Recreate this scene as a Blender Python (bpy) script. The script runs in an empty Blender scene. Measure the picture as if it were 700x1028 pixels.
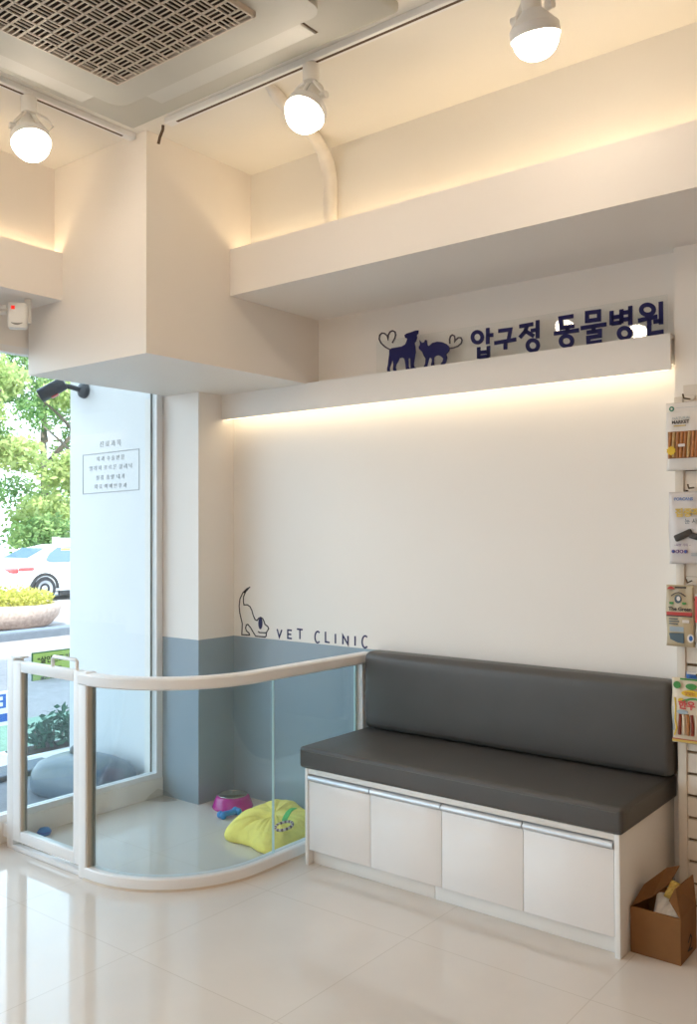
import bpy, bmesh, math, random
from mathutils import Vector, Matrix
random.seed(7)
SC = bpy.context.scene
COL = SC.collection
PI = math.pi

# ------------------------------------------------------------------ materials
def new_mat(name):
    m = bpy.data.materials.new(name); m.use_nodes = True
    nt = m.node_tree; nt.nodes.clear()
    out = nt.nodes.new('ShaderNodeOutputMaterial')
    return m, nt, out

def mat(name, col, rough=0.5, spec=0.5, metal=0.0, var=0.03, scale=8.0, bump=0.0, bscale=60.0, coat=0.0, sub=0.0):
    m, nt, out = new_mat(name)
    b = nt.nodes.new('ShaderNodeBsdfPrincipled')
    tc = nt.nodes.new('ShaderNodeTexCoord')
    n = nt.nodes.new('ShaderNodeTexNoise'); n.inputs['Scale'].default_value = scale; n.inputs['Detail'].default_value = 3
    r = nt.nodes.new('ShaderNodeValToRGB')
    r.color_ramp.elements[0].position = 0.3; r.color_ramp.elements[1].position = 0.7
    r.color_ramp.elements[0].color = [max(0, c * (1 - var)) for c in col] + [1]
    r.color_ramp.elements[1].color = [min(1, c * (1 + var)) for c in col] + [1]
    nt.links.new(tc.outputs['Object'], n.inputs['Vector'])
    nt.links.new(n.outputs['Fac'], r.inputs['Fac'])
    nt.links.new(r.outputs['Color'], b.inputs['Base Color'])
    b.inputs['Roughness'].default_value = rough
    b.inputs['Specular IOR Level'].default_value = spec
    b.inputs['Metallic'].default_value = metal
    if coat: b.inputs['Coat Weight'].default_value = coat; b.inputs['Coat Roughness'].default_value = 0.08
    if bump:
        n2 = nt.nodes.new('ShaderNodeTexNoise'); n2.inputs['Scale'].default_value = bscale; n2.inputs['Detail'].default_value = 4
        bp = nt.nodes.new('ShaderNodeBump'); bp.inputs['Strength'].default_value = bump; bp.inputs['Distance'].default_value = 0.01
        nt.links.new(tc.outputs['Object'], n2.inputs['Vector'])
        nt.links.new(n2.outputs['Fac'], bp.inputs['Height']); nt.links.new(bp.outputs['Normal'], b.inputs['Normal'])
    nt.links.new(b.outputs['BSDF'], out.inputs['Surface'])
    return m

def emit(name, col, strength):
    m, nt, out = new_mat(name)
    e = nt.nodes.new('ShaderNodeEmission'); e.inputs['Color'].default_value = (*col, 1); e.inputs['Strength'].default_value = strength
    nt.links.new(e.outputs['Emission'], out.inputs['Surface'])
    return m

def glass(name, tint, rough=0.0, ior=1.45):
    m, nt, out = new_mat(name)
    t = nt.nodes.new('ShaderNodeBsdfTransparent'); t.inputs['Color'].default_value = (*tint, 1)
    g = nt.nodes.new('ShaderNodeBsdfGlossy'); g.inputs['Roughness'].default_value = rough
    f = nt.nodes.new('ShaderNodeFresnel'); ge = nt.nodes.new('ShaderNodeNewGeometry'); mr = nt.nodes.new('ShaderNodeMapRange')
    mr.inputs['To Min'].default_value = ior; mr.inputs['To Max'].default_value = 1.0 / ior   # same mirror share on both faces of a thin pane
    nt.links.new(ge.outputs['Backfacing'], mr.inputs['Value']); nt.links.new(mr.outputs['Result'], f.inputs['IOR'])
    mx = nt.nodes.new('ShaderNodeMixShader')
    nt.links.new(f.outputs['Fac'], mx.inputs['Fac']); nt.links.new(t.outputs['BSDF'], mx.inputs[1]); nt.links.new(g.outputs['BSDF'], mx.inputs[2])
    nt.links.new(mx.outputs['Shader'], out.inputs['Surface'])
    return m

def floor_mat():
    m, nt, out = new_mat('polished_porcelain_tile')
    b = nt.nodes.new('ShaderNodeBsdfPrincipled')
    tc = nt.nodes.new('ShaderNodeTexCoord')
    mp = nt.nodes.new('ShaderNodeMapping'); mp.inputs['Location'].default_value = (1.025, -2.372, 0)
    br = nt.nodes.new('ShaderNodeTexBrick'); br.offset = 0.0; br.squash = 1.0
    br.inputs['Scale'].default_value = 1.0; br.inputs['Brick Width'].default_value = 0.612; br.inputs['Row Height'].default_value = 0.612
    br.inputs['Mortar Size'].default_value = 0.0018; br.inputs['Mortar Smooth'].default_value = 0.2
    br.inputs['Color1'].default_value = (*FLOOR, 1); br.inputs['Color2'].default_value = (FLOOR[0]*.98, FLOOR[1]*.98, FLOOR[2]*.98, 1)
    br.inputs['Mortar'].default_value = (FLOOR[0]*.85, FLOOR[1]*.83, FLOOR[2]*.80, 1)
    n = nt.nodes.new('ShaderNodeTexNoise'); n.inputs['Scale'].default_value = 5; n.inputs['Detail'].default_value = 5
    mx = nt.nodes.new('ShaderNodeMixRGB'); mx.blend_type = 'MULTIPLY'; mx.inputs['Fac'].default_value = 0.10
    nt.links.new(tc.outputs['Object'], mp.inputs['Vector']); nt.links.new(mp.outputs['Vector'], br.inputs['Vector'])
    nt.links.new(tc.outputs['Object'], n.inputs['Vector'])
    nt.links.new(br.outputs['Color'], mx.inputs[1]); nt.links.new(n.outputs['Fac'], mx.inputs[2])
    nt.links.new(mx.outputs['Color'], b.inputs['Base Color'])
    b.inputs['Roughness'].default_value = 0.06; b.inputs['Specular IOR Level'].default_value = 0.6
    nt.links.new(b.outputs['BSDF'], out.inputs['Surface'])
    return m

def leaf_mat(name, c1, c2, trans=0.35):
    m, nt, out = new_mat(name)
    oi = nt.nodes.new('ShaderNodeTexCoord'); n = nt.nodes.new('ShaderNodeTexNoise'); n.inputs['Scale'].default_value = 1.3; n.inputs['Detail'].default_value = 6
    r = nt.nodes.new('ShaderNodeValToRGB'); r.color_ramp.elements[0].color = (*c1, 1); r.color_ramp.elements[1].color = (*c2, 1)
    r.color_ramp.elements[0].position = .35; r.color_ramp.elements[1].position = .65
    d = nt.nodes.new('ShaderNodeBsdfDiffuse'); t = nt.nodes.new('ShaderNodeBsdfTranslucent'); mx = nt.nodes.new('ShaderNodeMixShader'); mx.inputs['Fac'].default_value = trans
    nt.links.new(oi.outputs['Object'], n.inputs['Vector']); nt.links.new(n.outputs['Fac'], r.inputs['Fac'])
    nt.links.new(r.outputs['Color'], d.inputs['Color']); nt.links.new(r.outputs['Color'], t.inputs['Color'])
    nt.links.new(d.outputs['BSDF'], mx.inputs[1]); nt.links.new(t.outputs['BSDF'], mx.inputs[2]); nt.links.new(mx.outputs['Shader'], out.inputs['Surface'])
    return m

LEDS, COVE, FILL, BULB = 4.2, 7.5, 4.8, 27.0
FLOOR = (0.72, 0.66, 0.60)
WARM = (1.0, 0.80, 0.52)
M = {}
M['wall'] = mat('white_wall_paint', (0.83, 0.79, 0.745), 0.45, 0.3, var=0.01, scale=2)
M['lacquer'] = mat('white_lacquer_panel', (0.83, 0.79, 0.75), 0.5, 0.2, var=0.01, scale=2)
M['ceil'] = mat('white_ceiling_paint', (0.80, 0.77, 0.71), 0.7, 0.2, var=0.015, scale=3)
M['grey_dado'] = mat('grey_glossy_wall_panel', (0.31, 0.38, 0.435), 0.12, 0.5, var=0.03, scale=3)
M['floor'] = floor_mat()
M['white_metal'] = mat('white_coated_metal', (0.80, 0.80, 0.80), 0.3, 0.5, var=0.01)
M['white_plastic'] = mat('white_plastic', (0.80, 0.79, 0.76), 0.35, 0.5, var=0.02)
M['silver'] = mat('brushed_aluminium', (0.66, 0.70, 0.75), 0.36, 0.5, metal=0.55, var=0.04, scale=30)
M['door_white'] = mat('glossy_white_cabinet_door', (0.80, 0.78, 0.77), 0.10, 0.5, var=0.01)
M['cab'] = mat('white_cabinet_carcass', (0.80, 0.79, 0.77), 0.25, 0.5, var=0.01)
M['leather'] = mat('charcoal_leatherette', (0.074, 0.069, 0.065), 0.42, 0.45, var=0.05, scale=6, bump=0.06, bscale=260)
M['seam'] = mat('charcoal_seam_thread', (0.12, 0.113, 0.106), 0.5, 0.4)
M['ac_body'] = mat('pale_grey_plastic_panel', (0.46, 0.455, 0.415), 0.6, 0.4, var=0.02)
M['ac_louver'] = mat('pale_plastic_louver', (0.52, 0.52, 0.49), 0.5, 0.5, var=0.03)
M['ac_grid'] = mat('beige_plastic_grid', (0.56, 0.49, 0.42), 0.45, 0.4, var=0.04)
M['dark'] = mat('dark_brown_filter', (0.03, 0.018, 0.01), 0.8, 0.2, var=0.2)
M['black_slot'] = mat('dark_track_slot', (0.10, 0.06, 0.035), 0.6, 0.3)
M['black'] = mat('black_plastic', (0.02, 0.02, 0.022), 0.35, 0.5, var=0.1)
M['bulb'] = emit('glowing_lamp_dome', (1.0, 0.83, 0.64), BULB)
M['led'] = emit('warm_led_diffuser', WARM, LEDS)
M['led_window'] = emit('warm_led_cove_tape_bright', (1.0, 0.76, 0.46), COVE * 1.5)
M['wall_bounce'] = mat('warm_bounce_wall', (0.46, 0.26, 0.11), 0.6, 0.2)  # unseen wall, brown chosen to bounce warm light into the shade
M['led_hidden'] = emit('warm_led_cove_tape', (1.0, 0.77, 0.48), COVE)
M['fill_light'] = emit('fill_lamp_diffuser', (1.0, 0.83, 0.68), FILL)  # glow of the fill lamps added behind the camera
M['red_led'] = emit('red_indicator', (0.9, 0.03, 0.02), 0.8)
M['navy'] = mat('navy_blue_sign_acrylic', (0.012, 0.011, 0.085), 0.5, 0.2, var=0.05)
M['navy_edge'] = mat('dark_brown_navy_wire', (0.028, 0.014, 0.03), 0.4, 0.5)
M['navy_film'] = mat('navy_vinyl_film', (0.02, 0.02, 0.09), 0.5, 0.4)
M['black_film'] = mat('black_vinyl_film', (0.02, 0.015, 0.02), 0.5, 0.4)
M['acrylic'] = glass('clear_acrylic_sheet', (0.97, 0.98, 0.98))
M['win_glass'] = glass('clear_window_glass', (0.95, 0.98, 0.985))
M['pen_glass'] = glass('pale_blue_green_safety_glass', (0.905, 0.958, 0.975))
M['glass_edge'] = mat('glass_edge_green', (0.55, 0.75, 0.75), 0.1, 0.5)
M['tan'] = mat('beige_gasket', (0.55, 0.47, 0.38), 0.5, 0.4)
M['gasket'] = mat('grey_gasket', (0.25, 0.25, 0.23), 0.5, 0.4)
M['magenta'] = mat('magenta_plastic', (0.48, 0.025, 0.26), 0.22, 0.5, var=0.04)
M['steel'] = mat('stainless_steel', (0.7, 0.68, 0.64), 0.18, 0.5, metal=1.0)
M['blue_toy'] = mat('blue_rubber', (0.03, 0.25, 0.60), 0.4, 0.5, var=0.08)
M['yellow'] = mat('lemon_yellow_plush', (0.93, 0.80, 0.20), 0.9, 0.1, var=0.08, scale=25, bump=0.5, bscale=45)
M['green_strap'] = mat('green_webbing', (0.10, 0.50, 0.12), 0.7, 0.2, var=0.1, bump=.3, bscale=150)
M['bead_a'] = mat('brown_purple_beads', (0.14, 0.07, 0.09), 0.35, 0.5)
M['bead_b'] = mat('pale_pink_beads', (0.62, 0.50, 0.48), 0.35, 0.5)
M['film'] = glass('clear_plastic_film', (0.93, 0.93, 0.92), 0.15)
M['slat'] = mat('cream_slat_board', (0.72, 0.66, 0.58), 0.4, 0.4, var=0.02)
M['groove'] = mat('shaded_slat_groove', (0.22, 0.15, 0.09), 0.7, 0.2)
M['hook'] = mat('dark_bronze_wire', (0.16, 0.11, 0.06), 0.4, 0.5, metal=0.5)
M['card'] = mat('brown_corrugated_cardboard', (0.21, 0.098, 0.036), 0.8, 0.2, var=0.06, scale=14, bump=.05, bscale=120)
M['ink'] = mat('black_print', (0.03, 0.025, 0.02), 0.7, 0.2)
M['pipe'] = mat('white_wrapped_pipe_tape', (0.76, 0.72, 0.66), 0.6, 0.3, var=0.05, scale=14, bump=.35, bscale=26)
# outside
M['ext_white'] = mat('white_exterior_cladding', (0.76, 0.77, 0.78), 0.5, 0.3, var=0.01)
M['paving'] = mat('pinkish_block_paving', (0.30, 0.265, 0.26), 0.85, 0.2, var=0.1, scale=12)
M['apron'] = mat('grey_stone_apron', (0.16, 0.17, 0.19), 0.6, 0.3, var=0.1, scale=15)
M['road'] = mat('pale_asphalt', (0.40, 0.39, 0.38), 0.9, 0.2, var=0.08)
M['camera_shell'] = mat('dark_navy_plastic_shell', (0.03, 0.036, 0.05), 0.35, 0.5)
M['kerb'] = mat('pale_granite_kerb', (0.15, 0.17, 0.20), 0.8, 0.2, var=0.06)
M['lawn'] = mat('green_artificial_turf', (0.22, 0.33, 0.24), 0.9, 0.1, var=0.2, scale=40)
M['car'] = mat('white_car_paint', (0.82, 0.83, 0.85), 0.2, 0.5, coat=.6)
M['car_glass'] = mat('dark_blue_car_glass', (0.10, 0.16, 0.26), 0.06, 0.7)
M['tyre'] = mat('black_tyre_rubber', (0.03, 0.03, 0.035), 0.7, 0.3)
M['rim'] = mat('grey_alloy_rim', (0.42, 0.44, 0.48), 0.35, 0.5, metal=.5)
M['tail'] = mat('red_tail_lamp', (0.70, 0.08, 0.08), 0.25, 0.5)
M['sticker'] = mat('yellow_sticker', (0.85, 0.72, 0.12), 0.5, 0.3)
M['stone'] = mat('rough_pinkish_stone', (0.46, 0.36, 0.31), 0.9, 0.2, var=0.2, scale=16, bump=1.0, bscale=18)
M['shrub'] = leaf_mat('yellow_green_shrub_leaf', (0.40, 0.40, 0.08), (0.62, 0.58, 0.16))
M['leaf_a'] = leaf_mat('bright_tree_leaf', (0.30, 0.40, 0.13), (0.60, 0.66, 0.30))
M['leaf_b'] = leaf_mat('deep_tree_leaf', (0.12, 0.24, 0.09), (0.34, 0.46, 0.18))
M['leaf_pot'] = leaf_mat('dark_potted_leaf', (0.02, 0.075, 0.05), (0.06, 0.15, 0.09), .15)
M['bark'] = mat('grey_brown_bark', (0.16, 0.13, 0.11), 0.9, 0.2, var=0.25, scale=12, bump=.5, bscale=20)
M['fence'] = mat('white_painted_fence', (0.72, 0.76, 0.78), 0.6, 0.3)
M['banner'] = mat('lime_green_banner', (0.27, 0.37, 0.09), 0.6, 0.3, var=0.03)
M['banner_rim'] = mat('dark_green_banner_border', (0.05, 0.11, 0.04), 0.6, 0.3)
M['weight'] = mat('slate_grey_plastic', (0.13, 0.17, 0.21), 0.35, 0.5, var=0.05)
M['blue_sign'] = mat('blue_sign_paint', (0.03, 0.12, 0.45), 0.5, 0.4)
M['white_sign'] = mat('white_sign_paint', (0.80, 0.80, 0.82), 0.5, 0.4)
M['notice'] = mat('grey_vinyl_lettering', (0.42, 0.43, 0.45), 0.6, 0.3)
def pk(name, c, rough=.3, **k): M[name] = mat(name, c, rough, 0.5, **k)
pk('pack_white', (0.74, 0.70, 0.66)); pk('pack_grey', (0.62, 0.58, 0.57)); pk('pack_kraft', (0.50, 0.41, 0.27)); pk('pack_cream', (0.70, 0.60, 0.45))
pk('chew_brown', (0.42, 0.17, 0.05), .5, var=.25, scale=60); pk('chew_pale', (0.50, 0.33, 0.14), .5, var=.2, scale=60); pk('chew_window', (0.30, 0.14, 0.05), .5, var=.3, scale=50)
pk('print_green', (0.05, 0.25, 0.05)); pk('print_teal', (0.03, 0.22, 0.13)); pk('print_red', (0.45, 0.04, 0.03)); pk('print_dark', (0.05, 0.035, 0.03)); pk('print_yellow', (0.72, 0.48, 0.02))
pk('print_gold', (0.60, 0.42, 0.10), .3, metal=.3); pk('print_purple', (0.16, 0.05, 0.22)); pk('print_blue', (0.03, 0.13, 0.40)); pk('print_slate', (0.07, 0.11, 0.14)); pk('print_pink', (0.60, 0.09, 0.08)); pk('jerky_dark', (0.035, 0.025, 0.018), .5)
pk('print_steel', (0.33, 0.40, 0.45)); pk('meat_red', (0.22, 0.035, 0.015), .5, var=.3, scale=60)

# ------------------------------------------------------------------ geometry helpers
class MB:
    """collects shapes in one bmesh, then links them as ONE mesh object"""
    def __init__(s): s.bm = bmesh.new()
    def box(s, x0, x1, y0, y1, z0, z1, bev=0.0, seg=2, mtx=None):
        r = bmesh.ops.create_cube(s.bm, size=1.0)['verts']
        for v in r:
            v.co = Vector((x0 + (v.co.x + .5) * (x1 - x0), y0 + (v.co.y + .5) * (y1 - y0), z0 + (v.co.z + .5) * (z1 - z0)))
        if bev:
            es = list({e for v in r for e in v.link_edges})
            q = bmesh.ops.bevel(s.bm, geom=es, offset=bev, segments=seg, profile=0.5, affect='EDGES')
            r = list({v for f in q['faces'] for v in f.verts} | {v for v in r if v.is_valid})
        if mtx is not None:
            for v in r: v.co = mtx @ v.co
        return s
    def prism(s, pts, axis, a, b):
        """closed polygon pts (2d) swept along an axis from a to b"""
        def P(u, v, w):
            return {'x': (w, u, v), 'y': (u, w, v), 'z': (u, v, w)}[axis]
        va = [s.bm.verts.new(P(u, v, a)) for u, v in pts]; vb = [s.bm.verts.new(P(u, v, b)) for u, v in pts]
        n = len(pts)
        fs = []
        fs.append(s.bm.faces.new(va)); fs.append(s.bm.faces.new(list(reversed(vb))))
        for f_ in fs: f_.normal_update()
        for i in range(n):
            j = (i + 1) % n
            fs.append(s.bm.faces.new((va[i], vb[i], vb[j], va[j])))
        bmesh.ops.triangulate(s.bm, faces=fs[:2])
        return s
    def lathe(s, prof, c=(0, 0, 0), n=24, mtx=None, sx=1.0, sy=1.0):
        rings = []
        for r, z in prof:
            rings.append([s.bm.verts.new((c[0] + sx * r * math.cos(2 * PI * i / n), c[1] + sy * r * math.sin(2 * PI * i / n), c[2] + z)) for i in range(n)])
        for a, b in zip(rings, rings[1:]):
            for i in range(n):
                j = (i + 1) % n
                s.bm.faces.new((a[i], a[j], b[j], b[i]))
        if prof[0][0] > 1e-5: s.bm.faces.new(list(reversed(rings[0])))
        if prof[-1][0] > 1e-5: s.bm.faces.new(rings[-1])
        if mtx is not None:
            for r in rings:
                for v in r: v.co = mtx @ v.co
        return s
    def tube(s, pts, r, n=8, closed=False, cap=True):
        pts = [Vector(p) for p in pts]; m = len(pts)
        rad = r if isinstance(r, (list, tuple)) else [r] * m
        rings = []; up = None
        for i, p in enumerate(pts):
            a = pts[(i - 1) % m] if (closed or i > 0) else p
            b = pts[(i + 1) % m] if (closed or i < m - 1) else p
            t = (b - a).normalized()
            if up is None:
                up = t.orthogonal().normalized()
            else:
                up = (up - t * up.dot(t))
                up = up.normalized() if up.length > 1e-6 else t.orthogonal().normalized()
            w = t.cross(up)
            rings.append([s.bm.verts.new(p + (up * math.cos(2 * PI * k / n) + w * math.sin(2 * PI * k / n)) * rad[i]) for k in range(n)])
        prs = list(zip(rings, rings[1:])) + ([(rings[-1], rings[0])] if closed else [])
        for a, b in prs:
            for k in range(n):
                j = (k + 1) % n
                s.bm.faces.new((a[k], a[j], b[j], b[k]))
        if cap and not closed:
            s.bm.faces.new(list(reversed(rings[0]))); s.bm.faces.new(rings[-1])
        return s
    def ribbon(s, pts, width, y0, y1):
        """flat stroke of constant width along (x,z) points, with depth y0..y1"""
        P = [Vector((p[0], p[1])) for p in pts]; n = len(P)
        closed = (P[0] - P[-1]).length < 1e-4
        if closed: P = P[:-1]; n -= 1
        L = []; R = []
        for i in range(n):
            a = P[(i - 1) % n] if (closed or i > 0) else P[i]; b = P[(i + 1) % n] if (closed or i < n - 1) else P[i]
            d1 = (P[i] - a); d2 = (b - P[i])
            d1 = d1.normalized() if d1.length > 1e-9 else d2.normalized(); d2 = d2.normalized() if d2.length > 1e-9 else d1
            t = (d1 + d2); t = t.normalized() if t.length > 1e-6 else d1
            nn = Vector((-t.y, t.x)); k = max(0.35, nn.dot(Vector((-d1.y, d1.x))))
            off = nn * (width / 2 / k)
            L.append(P[i] + off); R.append(P[i] - off)
        vs = []
        for i in range(n):
            vs.append([s.bm.verts.new((L[i].x, y0, L[i].y)), s.bm.verts.new((R[i].x, y0, R[i].y)), s.bm.verts.new((R[i].x, y1, R[i].y)), s.bm.verts.new((L[i].x, y1, L[i].y))])
        prs = list(zip(vs, vs[1:])) + ([(vs[-1], vs[0])] if closed else [])
        for a, b in prs:
            for k in range(4):
                j = (k + 1) % 4
                s.bm.faces.new((a[k], b[k], b[j], a[j]))
        if not closed: s.bm.faces.new(vs[0]); s.bm.faces.new(list(reversed(vs[-1])))
        return s
    def sweep(s, path, prof):
        """profile (u outwards to the right of travel, z) swept along an xy path"""
        P = [Vector(p) for p in path]; n = len(P); rings = []
        for i in range(n):
            a = P[max(0, i - 1)]; b = P[min(n - 1, i + 1)]
            t = (b - a).normalized(); nn = Vector((t.y, -t.x))
            rings.append([s.bm.verts.new((P[i].x + nn.x * u, P[i].y + nn.y * u, z)) for u, z in prof])
        m = len(prof)
        for a, b in zip(rings, rings[1:]):
            for k in range(m):
                j = (k + 1) % m
                s.bm.faces.new((a[k], a[j], b[j], b[k]))
        s.bm.faces.new(list(reversed(rings[0]))); s.bm.faces.new(rings[-1])
        return s
    def sphere(s, c, r, n=16, sc=(1, 1, 1), mtx=None):
        q = bmesh.ops.create_uvsphere(s.bm, u_segments=n, v_segments=max(6, n // 2), radius=1.0)['verts']
        for v in q:
            v.co = Vector((c[0] + v.co.x * r * sc[0], c[1] + v.co.y * r * sc[1], c[2] + v.co.z * r * sc[2]))
            if mtx is not None: v.co = mtx @ v.co
        return s
    def quad(s, a, b, c, d):
        s.bm.faces.new([s.bm.verts.new(p) for p in (a, b, c, d)]); return s
    def build(s, name, m, parent=None, smooth=False, loc=None):
        bmesh.ops.recalc_face_normals(s.bm, faces=s.bm.faces[:])
        me = bpy.data.meshes.new(name); s.bm.to_mesh(me); s.bm.free()
        me.materials.append(m)
        if smooth:
            for p in me.polygons: p.use_smooth = True
            if smooth != 'all':
                try: me.set_sharp_from_angle(angle=math.radians(40))
                except Exception: pass
        o = bpy.data.objects.new(name, me); COL.objects.link(o)
        if parent is not None: o.parent = parent
        if loc is not None: o.location = loc
        return o

def tag(o, label=None, cat=None, group=None, kind=None):
    if label: o['label'] = label
    if cat: o['category'] = cat
    if group: o['group'] = group
    if kind: o['kind'] = kind
    return o
def empty(name, loc=(0, 0, 0), rz=0.0):
    o = bpy.data.objects.new(name, None); COL.objects.link(o); o.location = loc; o.rotation_euler = (0, 0, rz); o.empty_display_size = .05
    return o
def struct(name, mb, m, parent=None, smooth=False):
    o = mb.build(name, m, parent, smooth)
    if parent is None: o['kind'] = 'structure'
    return o
def copy_tree(o, parent=None):
    c = o.copy(); COL.objects.link(c)
    c.parent = parent
    for ch in list(o.children): copy_tree(ch, c)
    return c
def arc(cx, cy, r, a0, a1, n):
    return [(cx + r * math.cos(math.radians(a0 + (a1 - a0) * i / n)), cy + r * math.sin(math.radians(a0 + (a1 - a0) * i / n))) for i in range(n + 1)]
def text_mesh(name, body, m, size, parent=None, extrude=0.0005, offset=0.0, align='LEFT', sx=1.0):
    c = bpy.data.curves.new(name, 'FONT'); c.body = body; c.size = size; c.extrude = extrude; c.offset = offset; c.align_x = align; c.resolution_u = 3
    t = bpy.data.objects.new(name + '_tmp', c); COL.objects.link(t)
    dg = bpy.context.evaluated_depsgraph_get()
    me = bpy.data.meshes.new_from_object(t.evaluated_get(dg)); me.materials.clear(); me.materials.append(m); me.name = name
    bpy.data.objects.remove(t); bpy.data.curves.remove(c)
    for v in me.vertices:      # stand the lettering up: x right, z up, y depth
        x, y, z = v.co; v.co = (x * sx, -z, y)
    o = bpy.data.objects.new(name, me); COL.objects.link(o)
    if parent is not None: o.parent = parent
    return o

# traced outlines of the lettering and silhouettes (x, z in metres)
DOG= [(-2.2161, 1.9806), (-2.2161, 1.9927), (-2.2112, 2.0103), (-2.2084, 2.0312), (-2.2046, 2.052), (-2.2045, 2.0671), (-2.1934, 2.0762), (-2.1694, 2.0761), (-2.1402, 2.0768), (-2.1221, 2.0834), (-2.1148, 2.0959), (-2.1119, 2.1059), (-2.1219, 2.1103), (-2.1262, 2.1228), (-2.1146, 2.1278), (-2.0895, 2.1311), (-2.0699, 2.1343), (-2.0557, 2.1331), (-2.0569, 2.1206), (-2.0647, 2.1143), (-2.063, 2.1037), (-2.0684, 2.0896), (-2.0755, 2.0832), (-2.0714, 2.0648), (-2.0704, 2.044), (-2.0752, 2.0209), (-2.0795, 2.0006), (-2.0796, 1.9858), (-2.0697, 1.9802), (-2.0708, 1.9744), (-2.0922, 1.9748), (-2.0947, 1.9787), (-2.0957, 1.9907), (-2.0962, 2.0175), (-2.1008, 2.0255), (-2.1073, 2.0203), (-2.1064, 1.9919), (-2.1054, 1.9844), (-2.0957, 1.9794), (-2.0975, 1.9754), (-2.1191, 1.977), (-2.1218, 1.9997), (-2.1261, 2.0212), (-2.1351, 2.0297), (-2.1514, 2.0288), (-2.1588, 2.0161), (-2.168, 2.0037), (-2.1717, 1.9906), (-2.1681, 1.9812), (-2.17, 1.9778), (-2.1847, 1.9801), (-2.1853, 1.9922), (-2.1838, 2.0071), (-2.1874, 2.0287), (-2.1937, 2.0113), (-2.2023, 1.9942), (-2.2031, 1.9852), (-2.1994, 1.9787)]
DOGTAIL= [(-2.2008, 2.0712), (-2.2249, 2.0849), (-2.2473, 2.1046), (-2.2578, 2.1243), (-2.2547, 2.1407), (-2.2433, 2.1474), (-2.2284, 2.1438), (-2.2154, 2.1322), (-2.2117, 2.1181), (-2.2098, 2.1345), (-2.2004, 2.1468), (-2.1874, 2.1501), (-2.1746, 2.1432), (-2.1717, 2.1292), (-2.1766, 2.1148), (-2.1896, 2.0984)]
CAT= [(-2.0507, 2.0917), (-2.0437, 2.0833), (-2.0402, 2.0784), (-2.0279, 2.0797), (-2.0226, 2.0893), (-2.0156, 2.0869), (-2.0123, 2.0674), (-2.0054, 2.0606), (-1.988, 2.0714), (-1.9639, 2.0735), (-1.9401, 2.0685), (-1.9198, 2.058), (-1.9081, 2.0464), (-1.9065, 2.0317), (-1.9133, 2.024), (-1.9218, 2.0164), (-1.9168, 2.0042), (-1.9203, 1.9902), (-1.9271, 1.9795), (-1.9305, 1.9741), (-1.9474, 1.9761), (-1.9474, 1.9819), (-1.9389, 1.9896), (-1.9354, 2.0007), (-1.9455, 2.0107), (-1.9574, 2.0174), (-1.9711, 2.0168), (-1.9797, 2.0105), (-1.9809, 1.9917), (-1.9789, 1.9798), (-1.9955, 1.9794), (-1.9937, 1.9874), (-1.9902, 1.9987), (-1.9918, 2.0076), (-2.0004, 2.0146), (-2.0057, 2.0064), (-2.011, 1.9895), (-2.0146, 1.9767), (-2.0303, 1.9762), (-2.0285, 1.9828), (-2.0232, 1.988), (-2.0213, 2.0113), (-2.03, 2.0241), (-2.0369, 2.0397), (-2.0456, 2.0482), (-2.0537, 2.0566), (-2.0537, 2.064), (-2.0473, 2.0735)]
CATTAIL= [(-1.9082, 2.0383), (-1.8864, 2.0383), (-1.8664, 2.0423), (-1.8515, 2.0518), (-1.8471, 2.064), (-1.853, 2.0748), (-1.8646, 2.0764), (-1.8745, 2.0706), (-1.8812, 2.0643), (-1.8802, 2.0757), (-1.8828, 2.0861), (-1.8927, 2.0918), (-1.9011, 2.0872), (-1.9056, 2.0748), (-1.9047, 2.0574)]
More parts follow.
